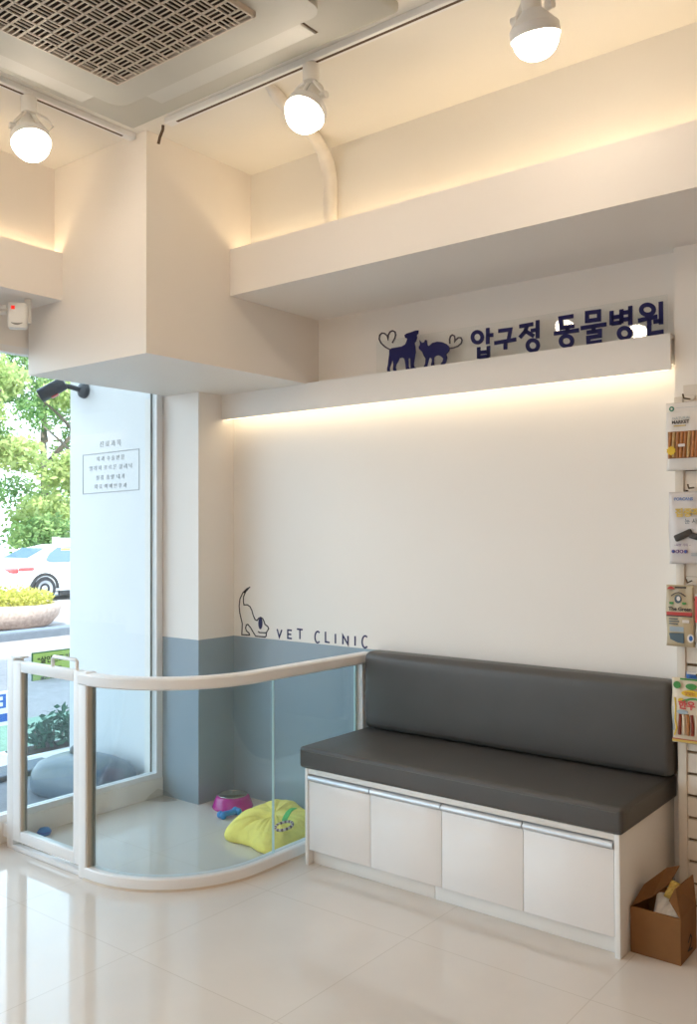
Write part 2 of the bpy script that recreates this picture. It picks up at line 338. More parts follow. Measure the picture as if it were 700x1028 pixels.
SYL= [('a', [[(-1.7553, 2.0633), (-1.7561, 2.0579), (-1.7583, 2.0532), (-1.7618, 2.0493), (-1.7664, 2.0466), (-1.7717, 2.0452), (-1.7774, 2.0452), (-1.7831, 2.0467), (-1.7884, 2.0495), (-1.793, 2.0535), (-1.7964, 2.0584), (-1.7986, 2.0638), (-1.7993, 2.0694), (-1.7985, 2.0747), (-1.7963, 2.0795), (-1.7927, 2.0834), (-1.7881, 2.0861), (-1.7828, 2.0875), (-1.7771, 2.0874), (-1.7714, 2.0859), (-1.7661, 2.083), (-1.7616, 2.079), (-1.7582, 2.0742), (-1.756, 2.0688), (-1.7553, 2.0633)], [(-1.7306, 2.0965), (-1.7311, 2.0326)], [(-1.7309, 2.0675), (-1.7067, 2.0658)], [(-1.7715, 2.0263), (-1.7718, 1.9813)], [(-1.7279, 2.0252), (-1.7282, 1.98)], [(-1.7717, 2.0041), (-1.7281, 2.0026)], [(-1.7718, 1.9871), (-1.7282, 1.9858)]]), ('g', [[(-1.6839, 2.0777), (-1.6314, 2.0765), (-1.6393, 2.0393)], [(-1.7017, 2.0328), (-1.6077, 2.035)], [(-1.654, 2.0338), (-1.6542, 2.0023)]]), ('j', [[(-1.5935, 2.0824), (-1.5359, 2.0836)], [(-1.5606, 2.0821), (-1.57, 2.0592), (-1.592, 2.0396)], [(-1.5713, 2.0639), (-1.5333, 2.0372)], [(-1.5175, 2.0954), (-1.5181, 2.0267)], [(-1.5454, 2.0591), (-1.5178, 2.0597)], [(-1.5159, 1.9995), (-1.5167, 1.9944), (-1.5189, 1.9899), (-1.5224, 1.9861), (-1.527, 1.9835), (-1.5323, 1.9822), (-1.538, 1.9822), (-1.5437, 1.9837), (-1.549, 1.9864), (-1.5536, 1.9902), (-1.5571, 1.9948), (-1.5592, 2.0), (-1.56, 2.0054), (-1.5592, 2.0105), (-1.5569, 2.0151), (-1.5533, 2.0188), (-1.5487, 2.0214), (-1.5434, 2.0227), (-1.5377, 2.0226), (-1.532, 2.0212), (-1.5267, 2.0184), (-1.5222, 2.0146), (-1.5187, 2.01), (-1.5166, 2.0048), (-1.5159, 1.9995)]]), ('d', [[(-1.3745, 2.0897), (-1.4255, 2.0893), (-1.4211, 2.0524), (-1.371, 2.0525)], [(-1.3975, 2.0519), (-1.3977, 2.0335)], [(-1.4514, 2.0352), (-1.3534, 2.0346)], [(-1.3792, 1.9979), (-1.3801, 1.9931), (-1.3823, 1.9888), (-1.386, 1.9853), (-1.3907, 1.9829), (-1.3961, 1.9817), (-1.402, 1.9818), (-1.4079, 1.9832), (-1.4134, 1.9859), (-1.4181, 1.9895), (-1.4217, 1.994), (-1.4239, 1.9989), (-1.4247, 2.004), (-1.4239, 2.0089), (-1.4215, 2.0132), (-1.4179, 2.0167), (-1.4131, 2.0191), (-1.4076, 2.0202), (-1.4017, 2.0201), (-1.3958, 2.0186), (-1.3904, 2.0159), (-1.3857, 2.0123), (-1.3822, 2.0078), (-1.38, 2.0029), (-1.3792, 1.9979)]]), ('m', [[(-1.3212, 2.0929), (-1.2756, 2.0914), (-1.2759, 2.0621), (-1.3215, 2.0632), (-1.3212, 2.0929)], [(-1.3457, 2.0405), (-1.2486, 2.0411)], [(-1.2967, 2.0396), (-1.2969, 2.0226)], [(-1.3231, 2.0212), (-1.2733, 2.021), (-1.2735, 2.0023), (-1.3173, 2.0021), (-1.3169, 1.9816), (-1.2661, 1.9816)]]), ('b', [[(-1.229, 2.0859), (-1.2295, 2.0355)], [(-1.1929, 2.0858), (-1.1934, 2.0357)], [(-1.2293, 2.0618), (-1.1932, 2.0613)], [(-1.2295, 2.0399), (-1.1934, 2.0396)], [(-1.1606, 2.0929), (-1.1613, 2.0255)], [(-1.1919, 2.0728), (-1.1608, 2.0724)], [(-1.1922, 2.0484), (-1.1611, 2.0481)], [(-1.1621, 1.9963), (-1.1629, 1.9915), (-1.1649, 1.9873), (-1.1682, 1.9838), (-1.1724, 1.9814), (-1.1773, 1.9802), (-1.1826, 1.9803), (-1.1879, 1.9816), (-1.1928, 1.9842), (-1.197, 1.9878), (-1.2002, 1.9922), (-1.2022, 1.997), (-1.2029, 2.002), (-1.2021, 2.0068), (-1.2, 2.0111), (-1.1967, 2.0145), (-1.1925, 2.0169), (-1.1875, 2.0181), (-1.1822, 2.018), (-1.177, 2.0166), (-1.1721, 2.014), (-1.1679, 2.0104), (-1.1647, 2.006), (-1.1628, 2.0012), (-1.1621, 1.9963)]]), ('w', [[(-1.0779, 2.0666), (-1.0787, 2.0622), (-1.0809, 2.0583), (-1.0844, 2.0553), (-1.089, 2.0532), (-1.0943, 2.0523), (-1.0999, 2.0526), (-1.1056, 2.054), (-1.1109, 2.0566), (-1.1154, 2.0601), (-1.1189, 2.0642), (-1.1211, 2.0688), (-1.1218, 2.0735), (-1.121, 2.0779), (-1.1187, 2.0818), (-1.1152, 2.0849), (-1.1106, 2.0869), (-1.1053, 2.0878), (-1.0996, 2.0875), (-1.0939, 2.086), (-1.0887, 2.0834), (-1.0842, 2.0799), (-1.0808, 2.0757), (-1.0786, 2.0712), (-1.0779, 2.0666)], [(-1.1332, 2.0368), (-1.0657, 2.0413)], [(-1.0946, 2.0375), (-1.0937, 2.0139)], [(-1.0533, 2.0909), (-1.0531, 2.0123)], [(-1.0795, 2.0249), (-1.0529, 2.0247)], [(-1.0948, 2.0141), (-1.094, 1.9856), (-1.0453, 1.9863)]])]
PUP= [(-3.0909, 1.0213), (-3.1137, 1.0118), (-3.1407, 0.9915), (-3.1605, 0.9609), (-3.1664, 0.9256), (-3.163, 0.8942), (-3.1532, 0.8632), (-3.1448, 0.8393), (-3.1469, 0.8077), (-3.1484, 0.7849), (-3.0946, 0.7869), (-3.0995, 0.797), (-3.1165, 0.8062), (-3.1223, 0.8198), (-3.1164, 0.8358), (-3.1067, 0.8382), (-3.0897, 0.8254), (-3.0729, 0.8057), (-3.0537, 0.7846), (-2.9896, 0.7847), (-2.9835, 0.7913), (-2.9825, 0.8067), (-2.9754, 0.8157), (-2.967, 0.8265), (-2.973, 0.8363), (-2.9918, 0.8461), (-2.9974, 0.8587), (-3.0059, 0.8719), (-3.0201, 0.8779), (-3.0344, 0.8719), (-3.044, 0.861), (-3.0583, 0.8654), (-3.0703, 0.8854), (-3.0799, 0.9091), (-3.092, 0.9258), (-3.109, 0.9336), (-3.1334, 0.9324), (-3.1368, 0.948), (-3.1358, 0.9725), (-3.1211, 0.9975), (-3.0909, 1.0213)]
PUPTIP= [(-3.0909, 1.0213), (-3.1137, 1.0118), (-3.1382, 0.9926), (-3.1284, 0.9896), (-3.1113, 1.0014)]
PUPMOUTH= [(-3.0369, 0.8081), (-3.0274, 0.8036), (-2.9825, 0.8057)]
PUPEAR= [(-3.0083, 0.8495), (-3.0088, 0.8422), (-3.0101, 0.8353), (-3.0122, 0.8294), (-3.015, 0.8247), (-3.0182, 0.8217), (-3.0217, 0.8205), (-3.0251, 0.8212), (-3.0283, 0.8238), (-3.0311, 0.8281), (-3.0332, 0.8338), (-3.0345, 0.8406), (-3.0349, 0.8478), (-3.0345, 0.8552), (-3.0331, 0.862), (-3.031, 0.868), (-3.0282, 0.8726), (-3.025, 0.8756), (-3.0215, 0.8768), (-3.0181, 0.876), (-3.0149, 0.8734), (-3.0122, 0.8691), (-3.0101, 0.8634), (-3.0088, 0.8567)]
LET= [('V', [[(-2.912, 0.8287), (-2.8978, 0.7911), (-2.8816, 0.8272)]]), ('E', [[(-2.8186, 0.828), (-2.8438, 0.8284), (-2.8439, 0.7901), (-2.8187, 0.7898)], [(-2.8439, 0.8089), (-2.8224, 0.809)]]), ('T', [[(-2.7861, 0.837), (-2.7512, 0.8359)], [(-2.7677, 0.8369), (-2.7678, 0.7915)]]), ('C', [[(-2.6492, 0.8285), (-2.6516, 0.8311), (-2.6544, 0.8329), (-2.6573, 0.8338), (-2.6603, 0.8338), (-2.6633, 0.8328), (-2.6662, 0.831), (-2.6688, 0.8284), (-2.6711, 0.825), (-2.6729, 0.821), (-2.6743, 0.8166), (-2.6752, 0.8119), (-2.6755, 0.807), (-2.6752, 0.8022), (-2.6744, 0.7975), (-2.673, 0.7933), (-2.6712, 0.7896), (-2.6689, 0.7866), (-2.6663, 0.7843), (-2.6635, 0.7829), (-2.6605, 0.7824), (-2.6575, 0.7828), (-2.6545, 0.7841), (-2.6518, 0.7863), (-2.6493, 0.7892)]]), ('L', [[(-2.6126, 0.8363), (-2.6128, 0.79), (-2.5884, 0.7884)]]), ('I', [[(-2.5545, 0.8303), (-2.5547, 0.787)]]), ('N', [[(-2.512, 0.7869), (-2.5118, 0.8273), (-2.4824, 0.7878), (-2.4822, 0.8261)]]), ('I', [[(-2.4421, 0.8282), (-2.4423, 0.7857)]]), ('C', [[(-2.3756, 0.8275), (-2.3781, 0.8301), (-2.3809, 0.8319), (-2.3839, 0.8328), (-2.387, 0.8327), (-2.39, 0.8318), (-2.393, 0.8299), (-2.3956, 0.8273), (-2.398, 0.8239), (-2.3999, 0.8198), (-2.4013, 0.8154), (-2.4022, 0.8106), (-2.4025, 0.8057), (-2.4023, 0.8008), (-2.4014, 0.7961), (-2.4, 0.7919), (-2.3981, 0.7882), (-2.3958, 0.7851), (-2.3932, 0.7828), (-2.3903, 0.7814), (-2.3872, 0.7809), (-2.3841, 0.7813), (-2.3811, 0.7826), (-2.3783, 0.7848), (-2.3758, 0.7878)]])]
SKY, SUN, EXPO = 2.8, 5, 0.68
# ------------------------------------------------------------------ THE SETTING
BW = 3.143        # back wall plane
CZ = 2.80         # ceiling
XR, YF = 2.6, -2.6
struct('floor', MB().box(-3.60, XR + .1, YF - .1, 3.30, -.06, 0), M['floor'])
struct('ceiling', MB().box(-3.60, XR + .1, YF - .1, 3.30, CZ, 2.95), M['ceil'])
struct('wall_back', MB().box(-3.60, XR + .1, BW, 3.30, 0, CZ), M['wall'])
struct('wall_right', MB().box(XR, XR + .1, YF - .1, BW, 0, CZ), M['wall_bounce'])
struct('wall_front', MB().box(-3.60, XR, YF - .1, YF, 0, CZ), M['wall'])
struct('wall_left', MB().box(-3.60, -3.46, YF, 2.909, 2.085, CZ).box(-3.46, -3.242, YF, 2.146, 2.262, CZ), M['wall'])
# corner post, bulkhead, light coves and ledge
struct('column', MB().box(-3.60, -3.204, 2.909, BW, 0, 1.962), M['lacquer'])
struct('bulkhead', MB().box(-3.43, -2.649, 2.146, BW, 1.962, CZ), M['wall'])
struct('beam', MB().box(-2.649, XR, 2.578, 2.592, 2.263, 2.455).box(-2.649, XR, 2.592, BW, 2.263, 2.28), M['lacquer'])
struct('beam', MB().box(-2.649, XR, 2.70, BW, 2.28, CZ), M['ceil'])
struct('beam', MB().box(-3.197, -3.185, YF, 2.146, 2.245, 2.44).box(-3.46, -3.197, YF, 2.146, 2.245, 2.262), M['lacquer'])
struct('ledge', MB().box(-3.204, -1.016, 3.06, 3.072, 1.842, 1.965).box(-3.204, -1.016, 3.072, BW, 1.952, 1.965), M['lacquer'])
struct('pillar', MB().box(-1.012, 0.2, 3.092, BW, 0, 2.263), M['wall'])
# grey wall panels in the pen corner
struct('trim_1', MB().box(-3.463, -3.2015, 2.9065, 2.909, 0.0, 0.777).box(-3.204, -3.2015, 2.909, BW, 0.0, 0.777), M['grey_dado'])
struct('trim_2', MB().box(-3.2015, -2.316, BW - .0025, BW, 0.0, 0.777), M['grey_dado'])
# threshold under the glazing
struct('windowsill', MB().box(-3.56, -3.455, YF, 2.906, 0, 0.09, bev=.003), M['wall'])
# the shop window
win = empty('window_1', (-3.48, 1.0, .09)); win['kind'] = 'structure'
f = MB()
f.box(-.02, .02, -3.59, 1.906, 0, .026); f.box(-.02, .02, -3.59, 1.906, 1.965, 1.995)
f.box(-.02, .02, 1.868, 1.906, .026, 1.965); f.box(-.02, .02, -.36, -.32, .026, 1.965); f.box(-.02, .02, -3.59, -3.55, .026, 1.965)
f.build('window_frame', M['white_metal'], win)
g = MB(); g.box(-.0205, -.0195 + .004, 1.860, 1.868, .026, 1.965)
g.build('gasket', M['gasket'], win)
MB().box(-.004, .004, -3.55, -.36, .026, 1.965).box(-.004, .004, -.32, 1.868, .026, 1.965).build('window_pane', M['win_glass'], win)

# ------------------------------------------------------------------ CEILING: air conditioner
ac = empty('air_conditioner', (-2.03, 1.47, CZ - .0005))
tag(ac, 'ceiling cassette air conditioner with basket weave grille beside the lighting tracks', 'air conditioner')
b = MB(); b.box(-.595, .595, -.595, .595, -.035, 0, bev=.012, seg=3); b.build('outer_panel', M['ac_body'], ac, True)
b = MB()
def rrect(x0, x1, y0, y1, r, n=6):
    return arc(x1 - r, y1 - r, r, 0, 90, n) + arc(x0 + r, y1 - r, r, 90, 180, n) + arc(x0 + r, y0 + r, r, 180, 270, n) + arc(x1 - r, y0 + r, r, 270, 360, n)
b.prism(rrect(-.455, .455, -.43, .43, .05), 'z', -.058, -.035)
pl = b.build('raised_panel', M['ac_body'], ac)
GH = .303
b = MB(); b.box(-GH, GH, -GH, GH, -.0600, -.0585); b.build('filter', M['dark'], ac)
b = MB(); N = 12; cs = 2 * GH / N
for i in range(N + 1):
    p = -GH + i * cs
    b.box(p - .0028, p + .0028, -GH, GH, -.0760, -.0725); b.box(-GH, GH, p - .0028, p + .0028, -.0760, -.0725)
for i in range(N):
    for j in range(N):
        x = -GH + i * cs; y = -GH + j * cs
        for k in (1, 2):
            q = cs * k / 3
            if (i + j) % 2: b.box(x + q - .0018, x + q + .0018, y, y + cs, -.0750, -.0725)
            else: b.box(x, x + cs, y + q - .0018, y + q + .0018, -.0750, -.0725)
for e_ in (1, -1):
    b.box(-GH - .004, GH + .004, e_ * GH - .004, e_ * GH + .004, -.0735, -.058); b.box(e_ * GH - .004, e_ * GH + .004, -GH, GH, -.0735, -.058)
gr = b.build('intake_grille', M['ac_grid'], ac)
b = MB(); b.lathe([(.0, -.006), (.014, -.006), (.018, 0), (0, 0)], (-GH - .002, -.012, -.058), 16); b.build('grille_clip', M['ac_grid'], ac, True)
for s_ in (1, -1):
    b = MB(); b.box(-.345, .345, .475 * s_ - .045, .475 * s_ + .045, -.042, -.0345, bev=.003); lv = b.build('louver', M['ac_louver'], ac)
    b = MB(); b.box(-.350, .350, .475 * s_ - .049, .475 * s_ + .049, -.0365, -.0345); b.build('louver_gap', M['black_slot'], ac)
    b = MB(); b.box(.505 * s_ - .045, .505 * s_ + .045, -.345, .345, -.042, -.0345, bev=.003); b.build('louver', M['ac_louver'], ac)
    b = MB(); b.box(.505 * s_ - .049, .505 * s_ + .049, -.350, .350, -.0365, -.0345); b.build('louver_gap', M['black_slot'], ac)

# ------------------------------------------------------------------ CEILING: lighting tracks and spotlights
def track(x0, x1, y0, y1, label):
    along_x = (x1 - x0) > (y1 - y0)
    t = empty('lighting_track', ((x0 + x1) / 2, (y0 + y1) / 2, CZ))
    tag(t, label, 'lighting track', 'tracks around the air conditioner')
    hx, hy = (x1 - x0) / 2, (y1 - y0) / 2
    MB().box(-hx, hx, -hy, hy, -.022, 0, bev=.003).build('rail', M['white_metal'], t)
    if along_x: MB().box(-hx + .05, hx - .05, -.005, .005, -.0228, -.0215).build('slot', M['black_slot'], t)
    else: MB().box(-.005, .005, -hy + .05, hy - .05, -.0228, -.0215).build('slot', M['black_slot'], t)
    return t
track(-2.52, -.75, 2.121, 2.157, 'white lighting track parallel to the cove with two spotlights')
track(-2.738, -2.702, 0.2, 2.140, 'white lighting track above the window side with one spotlight')

def spotlight(loc, axis, yaw, label):
    ax = Vector(axis).normalized()
    s = empty('spotlight', loc); s.scale = (1.1, 1.1, 1.1); tag(s, label, 'spotlight', 'white track spotlights')
    MB().lathe([(.022, -.052), (.024, -.045), (.024, -.004), (.019, 0)], (0, 0, 0), 20).build('track_adapter', M['white_plastic'], s, True)
    # frame: w = hinge direction, ax = aiming direction
    w = Vector((0, 0, 1)).cross(ax).normalized() if ax.xy.length > 1e-3 else Vector((1, 0, 0))
    piv = Vector((0, 0, -.105))
    yk = MB()
    for sg in (1, -1):
        yk.tube([Vector((0, 0, -.05)) + w * .010 * sg, Vector((0, 0, -.065)) + w * .022 * sg, piv + Vector((0, 0, .018)) + w * .040 * sg, piv + w * .046 * sg], .0058, 8)
    yk.build('yoke', M['white_plastic'], s, True)
    for sg in (1, -1):
        MB().tube([piv + w * .040 * sg, piv + w * .058 * sg], .011, 12).build('hinge_knob', M['white_plastic'], s, True)
    mtx = Matrix.Translation(piv) @ ax.to_track_quat('Z', 'Y').to_matrix().to_4x4()
    MB().lathe([(.018, -.058), (.023, -.052), (.024, .0), (.0, .0)], (0, 0, 0), 24, mtx).build('lamp_socket', M['white_plastic'], s, True)
    hd = MB().lathe([(.026, -.004), (.034, .004), (.056, .030), (.060, .034), (.060, .058), (.057, .058), (.055, .036), (.024, 0)], (0, 0, 0), 32, mtx).build('lamp_head', M['white_metal'], s, True)
    MB().lathe([(.0565, .050), (.056, .060), (.052, .076), (.043, .091), (.028, .102), (.012, .107), (0, .108)], (0, 0, 0), 32, mtx).build('bulb', M['bulb'], s, 'all')
    sd = 1 if yaw >= 0 else -1
    c = MB(); base = piv - ax * .052
    e = w * sd
    c.tube([Vector((0, 0, -.045)) + e * .02, Vector((0, 0, -.055)) + e * .055, Vector((0, 0, -.075)) + e * .075, Vector((0, 0, -.095)) + e * .06, base + e * .035, base], .0042, 8)
    c.build('power_cable', M['white_plastic'], s, True)
    return s
TZ = CZ - .022
spotlight((-1.832, 2.139, TZ), (.0, -.5, -.866), -1, 'white track spotlight glowing in front of the wrapped pipe')
spotlight((-1.062, 2.139, TZ - .0), (.03, .22, -.97), -1, 'white track spotlight nearest the right end, aimed at the back wall')
spotlight((-2.720, 1.70, TZ), (.44, -.12, -.89), 1, 'white track spotlight over the window side above the corner cove')

track(-2.9, -1.9, .31, .346, 'white lighting track on the window side outside the frame')
spotlight((-2.455, .765, TZ), (.0, .5, -.86), 1, 'white track spotlight outside the frame, mirrored small in the sign sheet')
spotlight((-2.14, .328, TZ), (.0, .5, -.86), 1, 'white track spotlight outside the frame, mirrored by the last sign letters')

track(-2.69, -1.5, .747, .783, 'white lighting track behind the air conditioner outside the frame')

# a stray black cable end by the bulkhead corner
tag(MB().tube([(-2.560, 2.150, CZ - .006), (-2.568, 2.156, CZ - .018), (-2.590, 2.160, CZ - .040), (-2.598, 2.160, CZ - .062)], .0055, 8).build('cable', M['black_slot'], None, True),
    'short dark cable end poking out beside the bulkhead top corner', 'cable')
# wrapped pipe
pp = MB(); pts = [(-2.045, 2.162, CZ - .012), (-2.055, 2.21, CZ - .018), (-2.105, 2.35, CZ - .019), (-2.165, 2.55, CZ - .022), (-2.19, 2.63, CZ - .045), (-2.197, 2.662, CZ - .08), (-2.197, 2.678, CZ - .14), (-2.195, 2.679, 2.50), (-2.195, 2.679, 2.4055)]
pp.tube(pts, [.010, .021, .024, .025, .026, .029, .030, .028, .027, .027], 14)
tag(pp.build('wrapped_pipe', M['pipe'], None, 'all'), 'white tape wrapped pipe bending from ceiling down into the cove', 'pipe')

# LED tapes in the coves and the lamp bar under the ledge
tag(MB().box(-2.64, XR - .05, 2.655, 2.680, 2.405, 2.412).build('led_tape', M['led_hidden']), 'warm LED tape hidden in the cove above the sign', 'led light', 'cove lights')
tag(MB().box(-3.236, -3.222, -.8, 2.13, 2.395, 2.402).build('led_tape', M['led_window']), 'warm LED tape hidden in the cove above the window', 'led light', 'cove lights')
struct('cove_batten', MB().box(-2.649, XR, 2.655, 2.6995, 2.2805, 2.4045), M['wall'])
struct('cove_batten', MB().box(-3.2415, -3.222, YF, 2.146, 2.2625, 2.3945), M['wall'])
lb = empty('led_bar', (-2.11, 3.105, 1.952)); tag(lb, 'warm white LED lamp bar fixed under the sign ledge', 'led light')
MB().box(-1.09, 1.085, -.03, .032, -.085, 0).build('housing', M['white_metal'], lb)
MB().box(-1.085, 1.08, -.027, -.012, -.108, -.0855, bev=.004).build('diffuser', M['led'], lb)

# unseen fill lamps, added behind the photographer to brighten the room
def add_fill_lamp(x, y, sx, sy, label):
    d = empty('fill_lamp', (x, y, CZ)); tag(d, label, 'ceiling lamp', 'added fill lamps over the waiting room')
    MB().box(-sx - .02, sx + .02, -sy - .02, sy + .02, -.03, 0, bev=.004).build('lamp_frame', M['white_metal'], d)
    MB().box(-sx, sx, -sy, sy, -.034, -.0301).build('diffuser', M['fill_light'], d)
add_fill_lamp(-1.6, -.9, .30, .60, 'added fill lamp on the ceiling nearest the shop window behind the camera')
add_fill_lamp(0.1, -1.2, .30, .60, 'added fill lamp on the ceiling in the middle of the room behind the camera')

# ------------------------------------------------------------------ motion sensor and wall camera
ms = empty('motion_sensor', (-3.273, 2.0, 2.167), math.radians(48)); tag(ms, 'white motion sensor with red light under the window cove corner', 'sensor')
b = MB(); b.box(-.037, .037, -.022, .018, -.054, .052, bev=.009, seg=3); b.build('sensor_body', M['white_plastic'], ms, True)
MB().box(-.022, -.008, -.0232, -.0215, .022, .036).build('indicator_lamp', M['red_led'], ms)
b = MB(); b.prism([(-.022 + .044 * i / 12, -.033 - .008 * math.sin(PI * i / 12)) for i in range(13)] + [(.022 - .044 * i / 12, -.031 - .002 * math.sin(PI * i / 12)) for i in range(13)], 'y', -.0232, -.0215); b.build('lens_slit', M['gasket'], ms)
b = MB(); b.box(.020, .046, .018, .040, -.022, .077, bev=.004); b.build('mounting_bracket', M['white_plastic'], ms, True)
tag(MB().tube([(-3.315, 1.975, 2.205), (-3.40, 1.91, 2.205), (-3.448, 1.80, 2.205), (-3.448, YF + .02, 2.205)], .008, 8).tube([(-3.315, 1.975, 2.183), (-3.40, 1.91, 2.183), (-3.448, 1.80, 2.183), (-3.448, YF + .02, 2.183)], .008, 8).build('cable_conduit', M['white_plastic'], None, True),
    'pair of thin white cable conduits running to the motion sensor', 'conduit')

cc = empty('security_camera', (-4.165, 2.948, 2.068)); tag(cc, 'dark bullet security camera under the bulkhead outside the glass', 'camera')
MB().lathe([(.0, 0), (.045, 0), (.040, .02), (.018, .035), (0, .035)], (0, 0, 0), 20, Matrix.Rotation(PI / 2, 4, 'X')).build('mounting_base', M['camera_shell'], cc, True)
MB().tube([(0, -.03, 0), (-.02, -.07, .012), (-.06, -.11, .022)], .014, 10).build('arm', M['camera_shell'], cc, True)
ax = Vector((-.62, -.60, -.50)).normalized(); mtx = Matrix.Translation((-.05, -.11, .025)) @ ax.to_track_quat('Z', 'Y').to_matrix().to_4x4()
MB().lathe([(.0, -.02), (.030, -.02), (.037, -.01), (.038, .13), (.034, .13), (.033, .105), (0, .105)], (0, 0, 0), 24, mtx).build('camera_body', M['camera_shell'], cc, True)
MB().lathe([(.031, .106), (.022, .112), (0, .114)], (0, 0, 0), 20, mtx).build('camera_lens', M['black'], cc, True)
MB().box(-.018, .018, -.042, -.036, -.06+.10, .08, mtx=mtx).build('maker_badge', M['print_red'], cc)

sg = empty('clinic_sign', (0, 0, 0)); tag(sg, 'navy dog, cat and Korean lettering on a clear acrylic sheet standing on the ledge', 'sign')
LT = 1.9655; DZ = -.0085
MB().box(-2.275, -1.032, 3.0835, 3.0875, LT, 2.105).build('acrylic_sheet', M['acrylic'], sg)
sh = lambda pts: [(x, z + DZ) for x, z in pts]
d = MB().prism(sh(DOG), 'y', 3.079, 3.083).build('dog_silhouette', M['navy'], sg)
MB().ribbon(sh(DOGTAIL), .0055, 3.079, 3.083).build('heart_tail', M['navy_edge'], d)
c = MB().prism(sh(CAT), 'y', 3.079, 3.083).build('cat_silhouette', M['navy'], sg)
MB().ribbon(sh(CATTAIL), .0055, 3.079, 3.083).build('heart_tail', M['navy_edge'], c)
for nm, strokes in SYL:
    m = MB()
    for s_ in strokes: m.ribbon(sh(s_), .0148, 3.078, 3.083)
    m.build('korean_letter', M['navy'], sg)

# wall decal
dc = empty('wall_decal', (-2.75, BW, .80)); tag(dc, 'dark outline puppy with VET CLINIC letters stuck on the back wall', 'wall sticker')
off = lambda pts: [(x + 2.75, z - .80) for x, z in pts]
T0, T1 = -.0016, 0.0
m = MB().ribbon(off(PUP[:-1]), .0058, T0, T1); m.prism(off(PUPTIP), 'y', T0, T1); m.ribbon(off(PUPMOUTH), .0058, T0, T1)
m.build('puppy_outline', M['black_film'], dc)
MB().prism(off(PUPEAR), 'y', T0 - .0005, T1).build('puppy_ear', M['navy_film'], dc)
for ch, strokes in LET:
    m = MB()
    for s_ in strokes: m.ribbon(off(s_), .0074, T0, T1)
    m.build('letter', M['navy_film'], dc)

# ------------------------------------------------------------------ PET PEN
pen = empty('pen_barrier', (-2.64, 2.40, 0)); tag(pen, 'curved glass pet pen barrier with white kerb, rail and posts', 'pet barrier')
ox, oy = 2.64, -2.40
def path(r, x0, yend, xend=None):
    p = [(-2.895 + .0, 2.476 - r)] if x0 is None else [(x0, 2.476 - r)]
    p += arc(-2.825, 2.476, r, 270, 360, 28)
    p += [((xend if xend is not None else -2.825 + r), yend)]
    return [(x + ox, y + oy) for x, y in p]
# path runs gate -> curve -> back wall; profile u>0 lies to the right of travel = outside
def rp(hw, z0, z1, b=.006): return [(-hw, z0 + b), (-hw + b, z0), (hw - b, z0), (hw, z0 + b), (hw, z1 - b), (hw - b, z1), (-hw + b, z1), (-hw, z1 - b)]
MB().sweep(path(.424, -2.86, BW - .003), rp(.0255, 0, .045, .004)).build('kerb', M['white_metal'], pen, True)
MB().sweep(path(.4505, -2.86, BW - .003), [(0, 0), (.004, 0), (.0005, .008), (0, .008)]).build('sealant', M['tan'], pen)
MB().sweep(path(.432, -2.885, BW - .003, -2.368), rp(.029, .722, .765, .006)).build('handrail', M['white_metal'], pen, True)
MB().box(-2.898 + ox, -2.852 + ox, 2.028 + oy, 2.076 + oy, 0, .768, bev=.003).build('post', M['white_metal'], pen, True)
MB().box(-2.8515 + ox, -2.847 + ox, 2.033 + oy, 2.056 + oy, .045, .722).build('beige_strip', M['tan'], pen)
MB().box(-2.8515 + ox, -2.843 + ox, 2.056 + oy, 2.066 + oy, .045, .722).build('gasket', M['gasket'], pen)
MB().box(-2.410 + ox, -2.366 + ox, 3.096 + oy, BW - .003 + oy, .046, .722, bev=.002).build('post', M['white_metal'], pen, True)
MB().box(-3.362 + ox, -2.899 + ox, 2.036 + oy, 2.066 + oy, 0, .020, bev=.004).build('threshold', M['white_metal'], pen, True)
gp = path(.424, -2.845, BW - .05); gp.insert(len(gp) - 1, (gp[-2][0], 2.565 + oy))
k = len(gp) - 1
MB().sweep(gp[:k], [(-.004, .046), (.004, .046), (.004, .722), (-.004, .722)]).build('curved_glass', M['pen_glass'], pen, True)
e0 = gp[k - 1]
MB().box(e0[0] - .004, e0[0] + .004, e0[1] + .004, BW - .05 + oy, .046, .722).build('flat_glass', M['pen_glass'], pen)
MB().box(e0[0] - .0045, e0[0] + .0045, e0[1] - .0005, e0[1] + .0035, .046, .722).build('glass_edge', M['glass_edge'], pen)
MB().box(-2.406 + ox, -2.396 + ox, 3.084 + oy, 3.0945 + oy, .046, .722).build('glass_edge', M['glass_edge'], pen)

gt = empty('pen_gate', (-3.36, 2.05, 0)); tag(gt, 'small white framed glass gate with a pull handle on top', 'gate')
w0, w1 = .004, .459
MB().box(w0, w0 + .055, -.015, .017, .040, .768, bev=.003).build('stile', M['white_metal'], gt, True)
MB().box(w1 - .040, w1, -.015, .017, .040, .768, bev=.003).build('stile', M['white_metal'], gt, True)
MB().box(w0 + .0555, w1 - .0405, -.015, .017, .726, .768, bev=.003).build('top_rail', M['white_metal'], gt, True)
MB().box(w0 + .0555, w1 - .0405, -.015, .017, .040, .084, bev=.003).build('bottom_rail', M['white_metal'], gt, True)
MB().box(w0 + .0552, w0 + .0585, -.010, .006, .084, .726).build('beige_strip', M['tan'], gt)
MB().box(w0 + .0552, w0 + .0615, .006, .014, .084, .726).build('gasket', M['gasket'], gt)
MB().box(w0 + .062, w1 - .041, -.003, .003, .084, .726).build('pane', M['pen_glass'], gt)
MB().tube([(.262, .0, .766), (.262, .0, .798), (.270, .0, .806), (.412, .0, .806), (.420, .0, .798), (.420, .0, .766)], .0075, 10).build('handle', M['white_metal'], gt, True)
gpst = empty('gate_post', (-3.385, 2.065, 0)); tag(gpst, 'white gate post with flat cap beside the window threshold', 'post')
MB().box(-.022, .022, -.025, .025, 0, .776, bev=.003).build('shaft', M['white_metal'], gpst, True)
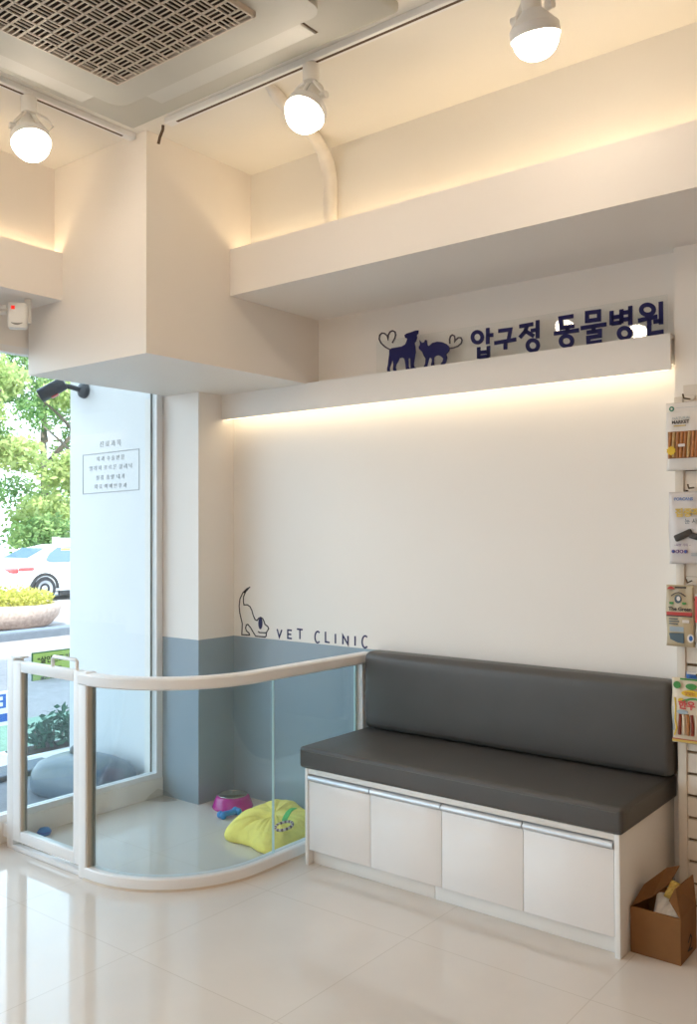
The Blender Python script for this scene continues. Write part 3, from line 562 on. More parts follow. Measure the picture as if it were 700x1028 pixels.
MB().box(-.023, .052, -.010, .027, .776, .784, bev=.002).build('cap', M['white_metal'], gpst, True)
MB().box(-.068, -.0225, -.012, .012, .03, .085).build('wall_bracket', M['white_metal'], gpst)

# things in the pen
bl = empty('pet_bowl', (-3.052, 2.985, 0)); tag(bl, 'magenta plastic pet bowl with a steel dish in the pen corner', 'pet bowl')
MB().lathe([(.0, 0), (.094, 0), (.096, .004), (.093, .012), (.080, .046), (.073, .055), (.066, .057), (.063, .052), (.060, .02), (0, .018)], n=40).build('bowl_body', M['magenta'], bl, 'all')
MB().lathe([(.069, .0575), (.070, .060), (.066, .061), (.061, .056), (.054, .026), (0, .024)], n=40).build('steel_dish', M['steel'], bl, 'all')
bn = MB(); dv = Vector((.12, .993, 0)); nv = Vector((-.993, .12, 0)); c0 = Vector((-2.958, 2.872, .017))
bn.tube([c0 - dv * .045, c0 - dv * .03, c0, c0 + dv * .03, c0 + dv * .045], [.010, .014, .0125, .014, .010], 12)
for a in (-1, 1):
    for b_ in (-1, 1): bn.sphere(tuple(c0 + dv * .042 * a + nv * .011 * b_), .0165, 14, (1, 1, 1))
tag(bn.build('chew_toy', M['blue_toy'], None, 'all'), 'blue rubber bone shaped chew toy between the bowl and yellow cushion', 'dog toy')
cp = empty('toy_cup', (-3.412, 2.219, 0)); tag(cp, 'small round blue plastic toy lying behind the gate glass', 'dog toy')
MB().lathe([(0, 0), (.022, 0), (.027, .006), (.027, .020), (.020, .028), (0, .031)], n=24).build('cup_body', M['blue_toy'], cp, 'all')
MB().lathe([(.0272, .010), (.0295, .012), (.0295, .015), (.0272, .017)], n=24).build('rim', M['blue_sign'], cp, True)

out = [(-2.765, 2.655), (-2.815, 2.735), (-2.862, 2.85), (-2.875, 2.99), (-2.868, 3.06), (-2.83, 3.115), (-2.76, 3.115), (-2.68, 3.07), (-2.60, 3.04), (-2.52, 3.01), (-2.462, 2.94), (-2.448, 2.84), (-2.445, 2.74), (-2.455, 2.66), (-2.49, 2.62), (-2.545, 2.622), (-2.60, 2.640), (-2.66, 2.640), (-2.72, 2.632)]
def smooth_loop(p, n):
    m_ = len(p); r = []
    for i in range(n):
        t = i * m_ / n; k_ = int(t); f_ = t - k_
        a, b_, c_, d_ = (Vector(p[(k_ + q) % m_]) for q in (-1, 0, 1, 2))
        r.append(0.5 * (2 * b_ + (c_ - a) * f_ + (2 * a - 5 * b_ + 4 * c_ - d_) * f_ ** 2 + (3 * b_ - a - 3 * c_ + d_) * f_ ** 3))
    return r
lp = smooth_loop(out, 96); cc_ = Vector((-2.655, 2.845)); bm = bmesh.new(); rings = []
NR = 16
tufts = [(-2.675, 2.80), (-2.64, 2.96), (-2.56, 2.80)]
def cush_z(x, y, t, th):
    z = .018 + .066 * max(0, 1 - t ** 3.2) ** .55
    for tx, ty in tufts: z -= .026 * math.exp(-((x - tx) ** 2 + (y - ty) ** 2) / .0011)
    z += .005 * math.sin(th * 11 + 1.3 * math.sin(3 * th)) * t * (1 - t) * 4 * .6 + .003 * math.sin(th * 23) * t * (1 - t) * 3
    return z
for i in range(1, NR + 1):
    t = i / NR; t2 = math.sin(t * PI / 2)
    ring = []
    for j, p in enumerate(lp):
        q = cc_ + (p - cc_) * t2; th = 2 * PI * j / 96
        ring.append(bm.verts.new((q.x, q.y, max(.016, cush_z(q.x, q.y, t2, th)))))
    rings.append(ring)
top = bm.verts.new((cc_.x, cc_.y, cush_z(cc_.x, cc_.y, 0, 0)))
for s_, z in ((.985, .006), (.93, 0.0)):
    rings.append([bm.verts.new(((cc_ + (p - cc_) * s_).x, (cc_ + (p - cc_) * s_).y, z)) for p in lp])
for a, b_ in zip(rings, rings[1:]):
    for j in range(96): bm.faces.new((a[j], a[(j + 1) % 96], b_[(j + 1) % 96], b_[j]))
for j in range(96): bm.faces.new((top, rings[0][(j + 1) % 96], rings[0][j]))
bm.faces.new(rings[-1])
pc = MB(); pc.bm.free(); pc.bm = bm
tag(pc.build('pet_cushion', M['yellow'], None, 'all'), 'lemon yellow tufted plush cushion lying in the glass pen', 'cushion')
rt = empty('ring_toy', (-2.512, 2.752, .072)); tag(rt, 'beaded ring toy with a green strap lying on the yellow cushion', 'dog toy')
rt.rotation_euler = (.22, -.10, .0)
for k_, nm in ((0, 'bead_a'), (1, 'bead_b')):
    m = MB()
    for i in range(k_, 24, 2):
        a = 2 * PI * i / 24; m.sphere((.037 * math.cos(a), .037 * math.sin(a), .008), .0062, 10)
    m.build('bead_ring', M[nm], rt, 'all')
MB().tube([(.037 * math.cos(2 * PI * i / 24), .037 * math.sin(2 * PI * i / 24), .008) for i in range(24)], .0028, 6, closed=True).build('cord_ring', M['bead_a'], rt, True)
st = MB(); sp = [(-.020, .030, .006), (-.024, .036, .017), (-.028, .052, .022), (-.036, .080, .027), (-.040, .105, .026), (-.045, .125, .020)]
for a, b_ in zip(sp, sp[1:]):
    pa, pb = Vector(a), Vector(b_); t = (pb - pa).normalized(); w = Vector((t.y, -t.x, 0)).normalized() * .012; u = Vector((0, 0, .002))
    vs = [st.bm.verts.new(q) for q in (pa - w - u, pa + w - u, pa + w + u, pa - w + u, pb - w - u, pb + w - u, pb + w + u, pb - w + u)]
    for f_ in ((0, 1, 2, 3), (7, 6, 5, 4), (0, 4, 5, 1), (1, 5, 6, 2), (2, 6, 7, 3), (3, 7, 4, 0)): st.bm.faces.new([vs[q] for q in f_])
st.build('green_strap', M['green_strap'], rt)
fl = MB()
bmv = fl.bm
fv = [bmv.verts.new(p) for p in ((-3.452, 2.79, .001), (-3.36, 2.84, .001), (-3.33, 2.893, .001), (-3.445, 2.895, .001), (-3.44, 2.86, .045), (-3.39, 2.865, .025), (-3.449, 2.82, .022), (-3.41, 2.885, .035))]
for q in ((0, 1, 6), (1, 5, 6), (1, 2, 5), (5, 2, 7), (4, 5, 7), (6, 5, 4), (2, 3, 7), (3, 4, 7), (0, 6, 3), (6, 4, 3), (0, 3, 2, 1)): bmv.faces.new([fv[i] for i in q])
tag(fl.build('plastic_film', M['film']), 'crumpled clear plastic film in the corner where window meets column', 'plastic film')

# ------------------------------------------------------------------ BENCH
bx0, bx1, by0, by1 = -2.306, -1.046, 2.646, BW - .002
bn_ = empty('storage_bench', ((bx0 + bx1) / 2, by0, 0)); tag(bn_, 'white storage bench cabinet with four silver handled doors against the back wall', 'bench')
cx = (bx0 + bx1) / 2
B = lambda m, x0, x1, y0, y1, z0, z1, bev=0: m.box(x0 - cx, x1 - cx, y0 - by0, y1 - by0, z0, z1, bev)
def bpart(name, m_, *bs, par=bn_):
    m = MB()
    for q in bs: B(m, *q)
    return m.build(name, m_, par, True)
bpart('side_panel', M['cab'], (bx0, bx0 + .015, by0, by1, 0, .373, .0015))
bpart('side_panel', M['cab'], (bx1 - .018, bx1, by0, by1, 0, .373, .0015))
bpart('top_board', M['cab'], (bx0 + .0155, bx1 - .0185, by0 + .001, by1, .3535, .373, .001))
bpart('plinth', M['cab'], (bx0 + .0155, -1.73, by0 + .032, by0 + .05, 0, .060, .001), (-1.728, bx1 - .0185, by0 + .032, by0 + .05, 0, .060, .001))
bpart('carcass', M['gasket'], (bx0 + .0155, bx1 - .0185, by0 + .024, by0 + .03, .0605, .353))
ed = [bx0 + .0165, -1.9905, -1.682, -1.3705, bx1 - .0195]
for i in range(4):
    dr = bpart('door', M['door_white'], (ed[i] + .0012, ed[i + 1] - .0012, by0 + .003, by0 + .021, .060, .3245, .001))
    h = MB(); a, b_ = ed[i] + .002 - cx, ed[i + 1] - .002 - cx
    h.prism([(.003, .3255), (.021, .3255), (.021, .349), (.004, .349), (-.003, .346), (-.007, .340), (-.007, .334), (-.003, .328)], 'x', a, b_)
    ho = h.build('handle', M['silver'], dr, True)
# cushions on the bench
def cushion(name, x0, x1, y0, y1, z0, z1, bev, puff, axis, label):
    m = MB()
    q = MB()
    bmq = q.bm
    r = bmesh.ops.create_cube(bmq, size=1.0)['verts']
    for v in r: v.co = ((v.co.x + .5) * (x1 - x0), (v.co.y + .5) * (y1 - y0), (v.co.z + .5) * (z1 - z0))
    bmesh.ops.subdivide_edges(bmq, edges=bmq.edges[:], cuts=11, use_grid_fill=True)
    lx, ly, lz = x1 - x0, y1 - y0, z1 - z0
    for v in bmq.verts:
        u, w, t = v.co.x / lx * 2 - 1, v.co.y / ly * 2 - 1, v.co.z / lz * 2 - 1
        # rounded edges: pull the outer shell in near the rim
        c_ = Vector((min(max(v.co.x, bev), lx - bev), min(max(v.co.y, bev), ly - bev), min(max(v.co.z, bev), lz - bev)))
    bmq.free()
    es = MB().box(0, lx, 0, ly, 0, lz, bev, 5)
    bmesh.ops.subdivide_edges(es.bm, edges=[e for e in es.bm.edges if e.calc_length() > .12], cuts=10, use_grid_fill=True)
    for v in es.bm.verts:
        if axis == 'z' and v.co.z > lz - .002:
            v.co.z += puff * max(0, (1 - (v.co.x / lx * 2 - 1) ** 4)) * max(0, (1 - (v.co.y / ly * 2 - 1) ** 4))
        if axis == 'y' and v.co.y < .002:
            v.co.y -= puff * max(0, (1 - (v.co.x / lx * 2 - 1) ** 4)) * max(0, (1 - (v.co.z / lz * 2 - 1) ** 4))
    o = es.build(name, M['leather'], None, True, (x0, y0, z0)); tag(o, label, 'cushion')
    return o
sc_ = cushion('seat_cushion', -2.331, -1.034, 2.637, BW - .003, .3735, .455, .014, .004, 'z', 'long charcoal leatherette seat cushion on top of the white bench')
lx, ly = -1.034 + 2.331, BW - .003 - 2.637
zs = .068
MB().tube([(.003, ly - .02, zs), (-.0005, .02, zs), (.02, -.0005, zs), (lx / 2, -.0008, zs), (lx - .02, -.0005, zs), (lx + .0005, .02, zs), (lx + .0005, ly - .02, zs)], .0016, 6).build('seam', M['seam'], sc_, True)
cushion('backrest_cushion', -2.316, -1.016, 3.034, BW - .002, .4600, .783, .028, .008, 'y', 'long charcoal leatherette backrest cushion leaning on the wall behind the bench')

# ------------------------------------------------------------------ DISPLAY WALL WITH TREATS
sw = empty('slatwall_display', (-1.0, 3.078, 0)); tag(sw, 'cream slatwall display board at the right end of the bench', 'display board')
MB().box(-.006, .0225, -.016, .0135, 0, 1.745, bev=.002).build('edge_frame', M['slat'], sw, True)
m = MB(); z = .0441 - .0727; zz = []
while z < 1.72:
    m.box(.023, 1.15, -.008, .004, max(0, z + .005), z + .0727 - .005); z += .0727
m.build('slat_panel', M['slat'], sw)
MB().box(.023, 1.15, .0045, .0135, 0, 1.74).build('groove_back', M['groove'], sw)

def pouch(name, x0, x1, z0, z1, y, m_, label, lean=0.0, th=.012, group=None):
    """sealed pouch: pillow body with flat crimped ends"""
    p = empty(name, ((x0 + x1) / 2, y, z0)); tag(p, label, 'treat pack', group)
    b = MB(); nx, nz = 14, 18; W, Hh = x1 - x0, z1 - z0
    fr = []; bk = []
    for j in range(nz + 1):
        v = j / nz; rf = []; rb = []
        for i in range(nx + 1):
            u = i / nx
            e = max(0, 1 - abs(2 * u - 1) ** 2.5) ** .6 * max(0, 1 - abs(2 * min(max((v - .06) / .80, 0), 1) - 1) ** 3) ** .6
            xx = -W / 2 + W * u; xx += .002 * math.sin(9 * v + x0 * 40) * (2 * u - 1)
            wv = .0012 * math.sin(14 * u + 5 * v)
            rf.append(b.bm.verts.new((xx, -.0012 - th * e + wv, Hh * v))); rb.append(b.bm.verts.new((xx, .0012 + .3 * th * e + wv, Hh * v)))
        fr.append(rf); bk.append(rb)
    for j in range(nz):
        for i in range(nx):
            b.bm.faces.new((fr[j][i], fr[j][i + 1], fr[j + 1][i + 1], fr[j + 1][i])); b.bm.faces.new((bk[j][i], bk[j + 1][i], bk[j + 1][i + 1], bk[j][i + 1]))
    for j in range(nz):
        b.bm.faces.new((fr[j][0], fr[j + 1][0], bk[j + 1][0], bk[j][0])); b.bm.faces.new((fr[j][nx], bk[j][nx], bk[j + 1][nx], fr[j + 1][nx]))
    for i in range(nx):
        b.bm.faces.new((fr[0][i], bk[0][i], bk[0][i + 1], fr[0][i + 1])); b.bm.faces.new((fr[nz][i], fr[nz][i + 1], bk[nz][i + 1], bk[nz][i]))
    b.build('pouch_body', m_, p, 'all')
    p['_w'] = W
    return p
FY = -.0165   # printed faces lie just on the front of a pouch
def plate(p, name, m_, x0, x1, z0, z1, y=FY, t=.0012):
    w = (p['_w']) / 2
    return MB().box(x0 - w, x1 - w, y, y + t + .003, z0, z1).build(name, m_, p)
def disc(p, name, m_, x, z, rx, rz, y=FY, n=20):
    w = p['_w'] / 2
    return MB().prism([(x - w + rx * math.cos(2 * PI * i / n), z + rz * math.sin(2 * PI * i / n)) for i in range(n)], 'y', y, y + .004).build(name, m_, p)
def ptext(p, name, body, m_, x, z, size, y=FY - .0004, sx=1.0, off=0.0):
    t = text_mesh(name, body, m_, size, p, .0004, off, sx=sx); t.location = (x - p['_w'] / 2, y, z); return t

p1 = pouch('treat_pack', -1.024, -.868, 1.494, 1.722, 3.036, M['pack_white'], 'white treat pouch showing a window of brown chew sticks, topmost on the display', group='treat packs on the display')
plate(p1, 'sealed_header', M['pack_white'], .002, .154, .196, .226, -.004)
disc(p1, 'round_logo', M['print_teal'], .020, .208, .0085, .0085, -.0052); disc(p1, 'logo_heart', M['pack_white'], .020, .208, .0035, .004, -.0058, 8)
plate(p1, 'printed_line', M['print_steel'], .036, .15, .2095, .2103, -.0048)
ptext(p1, 'printed_text', 'NATURAL', M['print_steel'], .026, .170, .012, y=-.0172, sx=1.1); ptext(p1, 'printed_text', 'MARKET', M['print_dark'], .024, .156, .015, y=-.0174, off=.0004)
plate(p1, 'printed_band', M['print_gold'], .030, .068, .147, .150)
plate(p1, 'chew_window', M['chew_window'], .010, .150, .040, .130, -.0160)
w = p1['_w'] / 2
for i in range(11):
    x = .016 + i * .0125; m = MB(); m.tube([(x - w + random.uniform(-.002, .002), -.0172, .044), (x - w + .001 + random.uniform(-.002, .003), -.0175, .085), (x - w + .004, -.0172, .127)], .0052, 8)
    m.build('chew_stick', M['chew_pale'] if i in (1, 5) else M['chew_brown'], p1, True)
star = []
for i in range(20):
    a = 2 * PI * i / 20; r = .016 if i % 2 else .013; star.append((.023 - w + r * math.cos(a), .066 + r * math.sin(a)))
MB().prism(star, 'y', -.0245, -.0225).build('yellow_burst', M['print_yellow'], p1)
plate(p1, 'price_label', M['pack_white'], .046, .068, .078, .087, -.0245)

p2 = pouch('treat_pack', -1.018, -.868, 1.182, 1.423, 3.036, M['pack_grey'], 'pale grey treat pouch with a dark jerky picture, second from the top', group='treat packs on the display')
ptext(p2, 'printed_text', '\u00b7FORCANS', M['print_blue'], .018, .212, .0135, y=-.011, off=.0003)
ptext(p2, 'printed_text', '\uc9d1\uc911\uc801', M['print_gold'], .026, .160, .030, y=-.0178, off=.0012)
ptext(p2, 'printed_text', '\ub208 \uc0ac', M['print_slate'], .056, .135, .020, y=-.0178)
m = MB(); m.box(-.030, .030, -.008, .008, -.011, .011, .004, 2, Matrix.Translation((.052 - .075, -.0165, .096)) @ Matrix.Rotation(-.42, 4, 'Y')); m.build('jerky_piece', M['jerky_dark'], p2, True)
m = MB(); m.box(-.034, .034, -.007, .007, -.010, .010, .004, 2, Matrix.Translation((.104 - .075, -.0165, .088)) @ Matrix.Rotation(.30, 4, 'Y')); m.build('jerky_piece', M['jerky_dark'], p2, True)
ptext(p2, 'printed_text', '~\uc0ac\ub791 \uac00\ub4dd ~', M['print_purple'], .022, .060, .010, y=-.0178)
for i in range(4):
    x = .018 + i * .0135
    disc(p2, 'round_icon', M['print_purple'], x, .042, .0056, .0060); disc(p2, 'icon_centre', M['pack_grey'] if i in (1, 2) else M['print_blue'], x, .042, .0032, .0035, FY - .0004, 8)
plate(p2, 'printed_lines', M['print_steel'], .076, .11, .028, .030); plate(p2, 'printed_lines', M['print_steel'], .076, .12, .034, .036)

p3 = pouch('treat_pack', -1.030, -.938, .907, 1.112, 3.036, M['pack_kraft'], 'kraft coloured treat pouch with red band, third from the top', group='treat packs on the display', th=.009)
fy3 = -.0118
wv = p3['_w'] / 2
MB().prism([(-wv + .004 + .026 * i / 10, .190 + .010 * math.sin(PI * i / 10)) for i in range(11)], 'y', -.006, -.0025).build('red_logo', M['print_red'], p3)
plate(p3, 'hanging_hole', M['jerky_dark'], .030, .066, .194, .199, -.0045)
disc(p3, 'dog_portrait', M['print_slate'], .042, .158, .011, .014, fy3); disc(p3, 'portrait_face', M['pack_white'], .044, .160, .006, .008, fy3 - .0004, 12)
m = MB(); m.ribbon([(.020 - wv + .046 * i / 12, .168 + .012 * math.sin(PI * i / 12)) for i in range(13)], .003, fy3, fy3 + .003); m.build('arched_print', M['print_dark'], p3)
for lx_ in (.014, .056): MB().ribbon([(lx_ - wv + .012 * i / 4, .143 + .002 * (i % 2)) for i in range(5)], .006, fy3, fy3 + .003).build('leaf_print', M['print_green'], p3)
ptext(p3, 'printed_text', 'The Green', M['print_dark'], .011, .120, .017, y=fy3 - .0004, off=.0005)
plate(p3, 'red_band', M['print_red'], .004, .088, .104, .115, fy3); plate(p3, 'black_band', M['print_dark'], .004, .088, .100, .104, fy3)
for q in range(3): plate(p3, 'printed_lines', M['print_slate'], .012, .040 + .006 * (q % 2), .090 - .008 * q, .0935 - .008 * q, fy3)
plate(p3, 'price_label', M['pack_white'], .056, .078, .080, .090, fy3 - .0003)
plate(p3, 'info_label', M['print_steel'], .014, .060, .050, .066, fy3)
m = MB(); m.prism([(.012 - wv, .044), (.060 - wv, .046), (.060 - wv, .012), (.040 - wv, .014), (.016 - wv, .024)], 'y', fy3, fy3 + .003); m.build('treat_window', M['print_slate'], p3)
disc(p3, 'round_badge', M['pack_white'], .082, .030, .011, .014, fy3 - .0002, 16); disc(p3, 'badge_centre', M['print_blue'], .083, .030, .006, .009, fy3 - .0006, 14)

p3b = pouch('treat_pack', -.934, -.80, .905, 1.084, 3.038, M['pack_white'], 'white pouch with a red top band beside the kraft pouch, at the frame edge', group='treat packs on the display', th=.008)
plate(p3b, 'red_band', M['print_pink'], .000, .134, .085, .172, -.0105)

p4 = pouch('treat_pack', -1.014, -.862, .588, .803, 3.036, M['pack_cream'], 'colourful pouch of meat sticks with a gold bottom edge, lowest on the display', group='treat packs on the display', th=.013)
w = p4['_w'] / 2
disc(p4, 'green_spot', M['print_green'], .020, .192, .012, .012, -.0115); disc(p4, 'green_leaf', M['print_green'], .066, .190, .018, .010, -.0115)
plate(p4, 'green_edge', M['print_green'], .028, .15, .209, .2145, -.0032)
disc(p4, 'yellow_cloud', M['print_yellow'], .066, .168, .030, .011, -.0172); ptext(p4, 'printed_text', '\ub9db\uc788\ub294', M['print_red'], .046, .163, .013, y=-.0178)
m = MB(); m.ribbon([(.038 - w + .075 * i / 14, .140 + .011 * math.sin(PI * i / 14)) for i in range(15)], .006, -.0178, -.014); m.build('green_arch', M['print_green'], p4)
disc(p4, 'yellow_spot', M['print_yellow'], .034, .143, .009, .008, -.0174)
ptext(p4, 'printed_text', '\ud55c\uc6b0', M['print_pink'], .026, .118, .030, y=-.0180, off=.0012)
disc(p4, 'brand_ribbon', M['print_steel'], .038, .105, .018, .007, -.0182)
for i in range(9):
    x = .028 + i * .0138; m = MB(); m.tube([(x - w, -.0150, .030), (x - w + .002, -.0165, .065), (x - w + random.uniform(-.002, .004), -.0155, .098)], .0052, 8)
    m.build('meat_stick', M['meat_red'] if i % 3 == 0 else (M['pack_cream'] if i % 3 == 1 else M['chew_brown']), p4, True)
m = MB(); m.ribbon([(.012 - w, .150), (.016 - w, .12), (.013 - w, .08), (.018 - w, .05), (.010 - w, .025)], .004, -.0125, -.008); m.build('yellow_stripe', M['print_yellow'], p4)
plate(p4, 'blue_stripe', M['print_steel'], .003, .008, .04, .12, -.006)
plate(p4, 'gold_edge', M['print_gold'], .000, .152, .003, .011, -.0042); plate(p4, 'red_edge', M['print_red'], .000, .152, .011, .0135, -.0044)
p5 = pouch('treat_pack', -.972, -.84, .62, .822, 3.060, M['print_blue'], 'blue and white pouch top peeping out behind the meat stick pouch', group='treat packs on the display', th=.006)
plate(p5, 'white_edge', M['pack_white'], .000, .132, .194, .202, -.0030)

def hook(x, z, y0, label):
    h = empty('display_hook', (x, 3.069, z)); tag(h, label, 'hook', 'bronze wire hooks on the display')
    MB().box(-.018, .018, -.004, .0, -.014, .014, bev=.002).build('back_plate', M['slat'], h)
    MB().tube([(0, -.003, 0), (0, y0 + .01, -.004), (0, y0, .008)], .0028, 8).build('wire_prong', M['hook'], h, True)
hook(-.955, 1.735, -.075, 'bronze wire hook holding the topmost white pouch')
hook(-.945, 1.437, -.065, 'bronze wire hook above the pale grey pouch')
hook(-.955, 1.125, -.06, 'bronze wire hook above the kraft coloured pouch')
hook(-.868, 1.092, -.04, 'bronze wire hook of the red banded pouch at the frame edge')
hook(-.925, .815, -.06, 'bronze wire hook above the lowest meat stick pouch')
# ------------------------------------------------------------------ CARDBOARD BOX
cb = empty('cardboard_box', (-.966, 2.792, 0)); tag(cb, 'open brown cardboard box on the floor beside the bench', 'box')
X0, X1, Y0, Y1, HB = -.076, .076, -.075, .075, .138
MB().box(X0, X1, Y0, Y0 + .004, .004, HB).box(X0, X1, Y1 - .004, Y1, .004, HB).box(X0, X0 + .004, Y0 + .004, Y1 - .004, .004, HB).box(X1 - .004, X1, Y0 + .004, Y1 - .004, .004, HB).box(X0, X1, Y0, Y1, 0, .004).build('box_body', M['card'], cb)
def flap(pts, name='flap'):
    m = MB(); a = [Vector(p) for p in pts]; n = (a[1] - a[0]).cross(a[2] - a[0]).normalized() * .0018
    va = [m.bm.verts.new(p - n) for p in a]; vb = [m.bm.verts.new(p + n) for p in a]; k = len(a)
    f1 = m.bm.faces.new(va); f2 = m.bm.faces.new(list(reversed(vb)))
    for i in range(k): m.bm.faces.new((va[i], vb[i], vb[(i + 1) % k], va[(i + 1) % k]))
    bmesh.ops.triangulate(m.bm, faces=[f1, f2])
    return m.build(name, M['card'], cb)
flap([(X0 + .002, Y0 + .002, HB), (X0 + .014, Y0 + .08, HB + .045), (-.017, .085, .222), (.023, .085, .237), (.002, .052, .186), (-.038, .012, .149)])
flap([(X1 - .002, Y0 + .004, HB), (X1 - .002, Y1, HB), (X1 - .010, Y1 + .0, HB + .085), (X1 - .030, Y0 + .045, HB + .068), (X1 - .038, Y0 + .018, HB + .040)])
flap([(X0 + .006, Y0 + .005, HB - .001), (X1 - .006, Y0 + .005, HB - .001), (X1 - .014, Y0 + .045, HB - .035), (X0 + .014, Y0 + .045, HB - .035)])
flap([(X0 + .004, Y1 - .003, HB), (X1 - .004, Y1 - .003, HB), (X1 - .006, Y1 + .012, HB + .020), (X0 + .010, Y1 + .012, HB + .020)])
m = MB()
for seg in ([(-.018, .045), (.004, .062), (.016, .050), (.006, .032), (-.014, .022)], [(-.022, .022), (.022, .016)]):
    a = [(q[0], q[1]) for q in seg]
    mm = MB(); mm.ribbon(a, .006, -.0005, .0005)
    for f_ in mm.bm.faces: m.bm.faces.new([m.bm.verts.new((X1 + .0008 + v.co.y * .6, v.co.x + .01, v.co.z)) for v in f_.verts])
    mm.bm.free()
m.build('printed_mark', M['ink'], cb)
def sachet(loc, rot, m_, sx, sy, label, crinkle=.004):
    o = MB(); nx = 12
    top_, bot_ = [], []
    for j in range(nx + 1):
        a, b_ = [], []
        for i in range(nx + 1):
            u, v = 2 * i / nx - 1, 2 * j / nx - 1; e = (max(0, 1 - u ** 4) * max(0, 1 - v ** 4)) ** .5
            z = .014 * e + crinkle * math.sin(7 * u + 3 * v) * math.cos(9 * v - 2 * u) * e
            a.append(o.bm.verts.new((u * sx, v * sy, z + .001))); b_.append(o.bm.verts.new((u * sx, v * sy, -.010 * e - .001)))
        top_.append(a); bot_.append(b_)
    for j in range(nx):
        for i in range(nx):
            o.bm.faces.new((top_[j][i], top_[j][i + 1], top_[j + 1][i + 1], top_[j + 1][i])); o.bm.faces.new((bot_[j][i], bot_[j + 1][i], bot_[j + 1][i + 1], bot_[j][i + 1]))
    rim = lambda g: g[0] + [r[-1] for r in g[1:]] + g[-1][-2::-1] + [r[0] for r in g[-2:0:-1]]
    ra, rb = rim(top_), rim(bot_)
    for i in range(len(ra)): o.bm.faces.new((ra[i], rb[i], rb[(i + 1) % len(ra)], ra[(i + 1) % len(ra)]))
    ob = o.build('snack_sachet', m_, None, 'all', loc); ob.rotation_euler = rot
    tag(ob, label, 'sachet', 'sachets in the cardboard box'); return ob
sachet((-.960, 2.800, .030), (.06, .05, .3), M['pack_grey'], .055, .045, 'pale sachet lying at the bottom inside the cardboard box')
sachet((-.962, 2.800, .075), (.25, -.15, .2), M['pack_white'], .05, .045, 'white sachet tucked under another in the cardboard box')
sachet((-.958, 2.812, .128), (.55, -.1, .1), M['pack_white'], .040, .048, 'white sachet sticking up over the cardboard box rim')
sachet((-.938, 2.822, .175), (.75, .2, -.1), M['print_gold'], .026, .030, 'crinkled orange gold sachet highest in the cardboard box', .008)

# ------------------------------------------------------------------ OUTSIDE
GZ = -.38; RZ = -.50
struct('ground', MB().box(-3.60 - 8.9, -4.55, -14, 30, GZ - .1, GZ), M['paving'])
struct('terrace', MB().box(-4.36, -3.60, -6, 2.95, -.4, -.02), M['apron'])
struct('terrace_edge', MB().box(-4.56, -4.36, -6, 2.95, -.4, .01, bev=.01).box(-4.56, -3.6, 2.95, 3.4, -.4, -.02), M['kerb'])
struct('lawn', MB().box(-5.9, -4.58, 3.75, 9, GZ - .05, GZ + .012).box(-7.2, -5.95, 1.0, 12, GZ - .05, GZ + .012), M['lawn'])
struct('kerb', MB().box(-12.8, -12.5, -14, 40, RZ - .1, GZ + .13, bev=.02), M['kerb'])
struct('sidewalk', MB().box(-18.6, -12.8, -14, 60, RZ - .2, RZ + .03), M['paving'])
struct('road', MB().box(-26, -18.6, -30, 90, RZ - .2, RZ), M['road'])
struct('park_ground', MB().box(-70, -26, -30, 90, RZ - .2, RZ + .08), M['lawn'])
struct('wall_outside', MB().box(-4.30, -3.605, 2.952, 3.35, -.4, 3.0), M['ext_white'])
struct('wall_upper', MB().box(-3.60, 2.7, -16, 22, 2.955, 11.5), M['ext_white'])
struct('sun_shade_canopy', MB().box(-4.75, -3.605, -6, 3.35, 2.80, 2.95), M['ext_white'])  # unseen canopy, added to keep the sun off the outside wall
nt_ = empty('department_notice', (-3.94, 2.952, 1.6)); tag(nt_, 'framed grey Korean notice lettering on the white outside wall', 'notice')
m = MB(); m.ribbon([(-.240, -.100), (.240, -.090), (.240, .120), (-.240, .113), (-.240, -.100)], .005, -.002, 0); m.build('notice_border', M['notice'], nt_)
for body, x, z, s_ in (('\uc9c4 \ub8cc \uacfc \ubaa9', 0, .150, .036), ('\uc678 \uacfc  \uc218 \uc220 \uc804 \ubb38', .0, .075, .029), ('\uc54c \ub7ec \uc9c0  \ud638 \ub974 \ubaac  \ud074 \ub9ac \ub2c9', .0, .026, .029), ('\uc2ec \uc7a5  \uc885 \uc591  \ub0b4 \uacfc', .0, -.026, .029), ('\uce58 \ub8cc  \uc774 \ube44 \uc778 \ud6c4 \uacfc', .0, -.074, .029)):
    t = text_mesh('notice_text', body, M['notice'], s_, nt_, .0006, 0, 'CENTER', 1.15); t.location = (x, -.0015, z)

wb = empty('weight_base', (-3.875, 2.745, -.02), .12); tag(wb, 'slate grey rounded plastic weight base with a black cap outside the window', 'banner base')
b = MB()
prof = [(.0, 0), (.93, 0), (.99, .02), (1.0, .055), (.96, .10), (.84, .145), (.62, .172), (.3, .184), (0, .187)]
n = 48; rings = []
for r, z in prof[1:]:
    ring = []
    for i in range(n):
        a = 2 * PI * i / n; q = (abs(math.cos(a)) ** 3.2 + abs(math.sin(a)) ** 3.2) ** (-1 / 3.2)
        ring.append(b.bm.verts.new((.285 * r * q * math.cos(a) if r else 0, .185 * r * q * math.sin(a) if r else 0, z)))
    rings.append(ring)
for a, c_ in zip(rings[:-1], rings[1:-1]):
    for i in range(n): b.bm.faces.new((a[i], a[(i + 1) % n], c_[(i + 1) % n], c_[i]))
b.bm.faces.new(list(reversed(rings[0]))); b.bm.faces.new(rings[-2])
for v in rings[-1]: b.bm.verts.remove(v)
b.build('base_body', M['weight'], wb, 'all')
MB().lathe([(0, .170), (.042, .170), (.044, .180), (.040, .205), (.032, .215), (0, .217)], (-.075, .03, 0), 20).build('filler_cap', M['black'], wb, True)

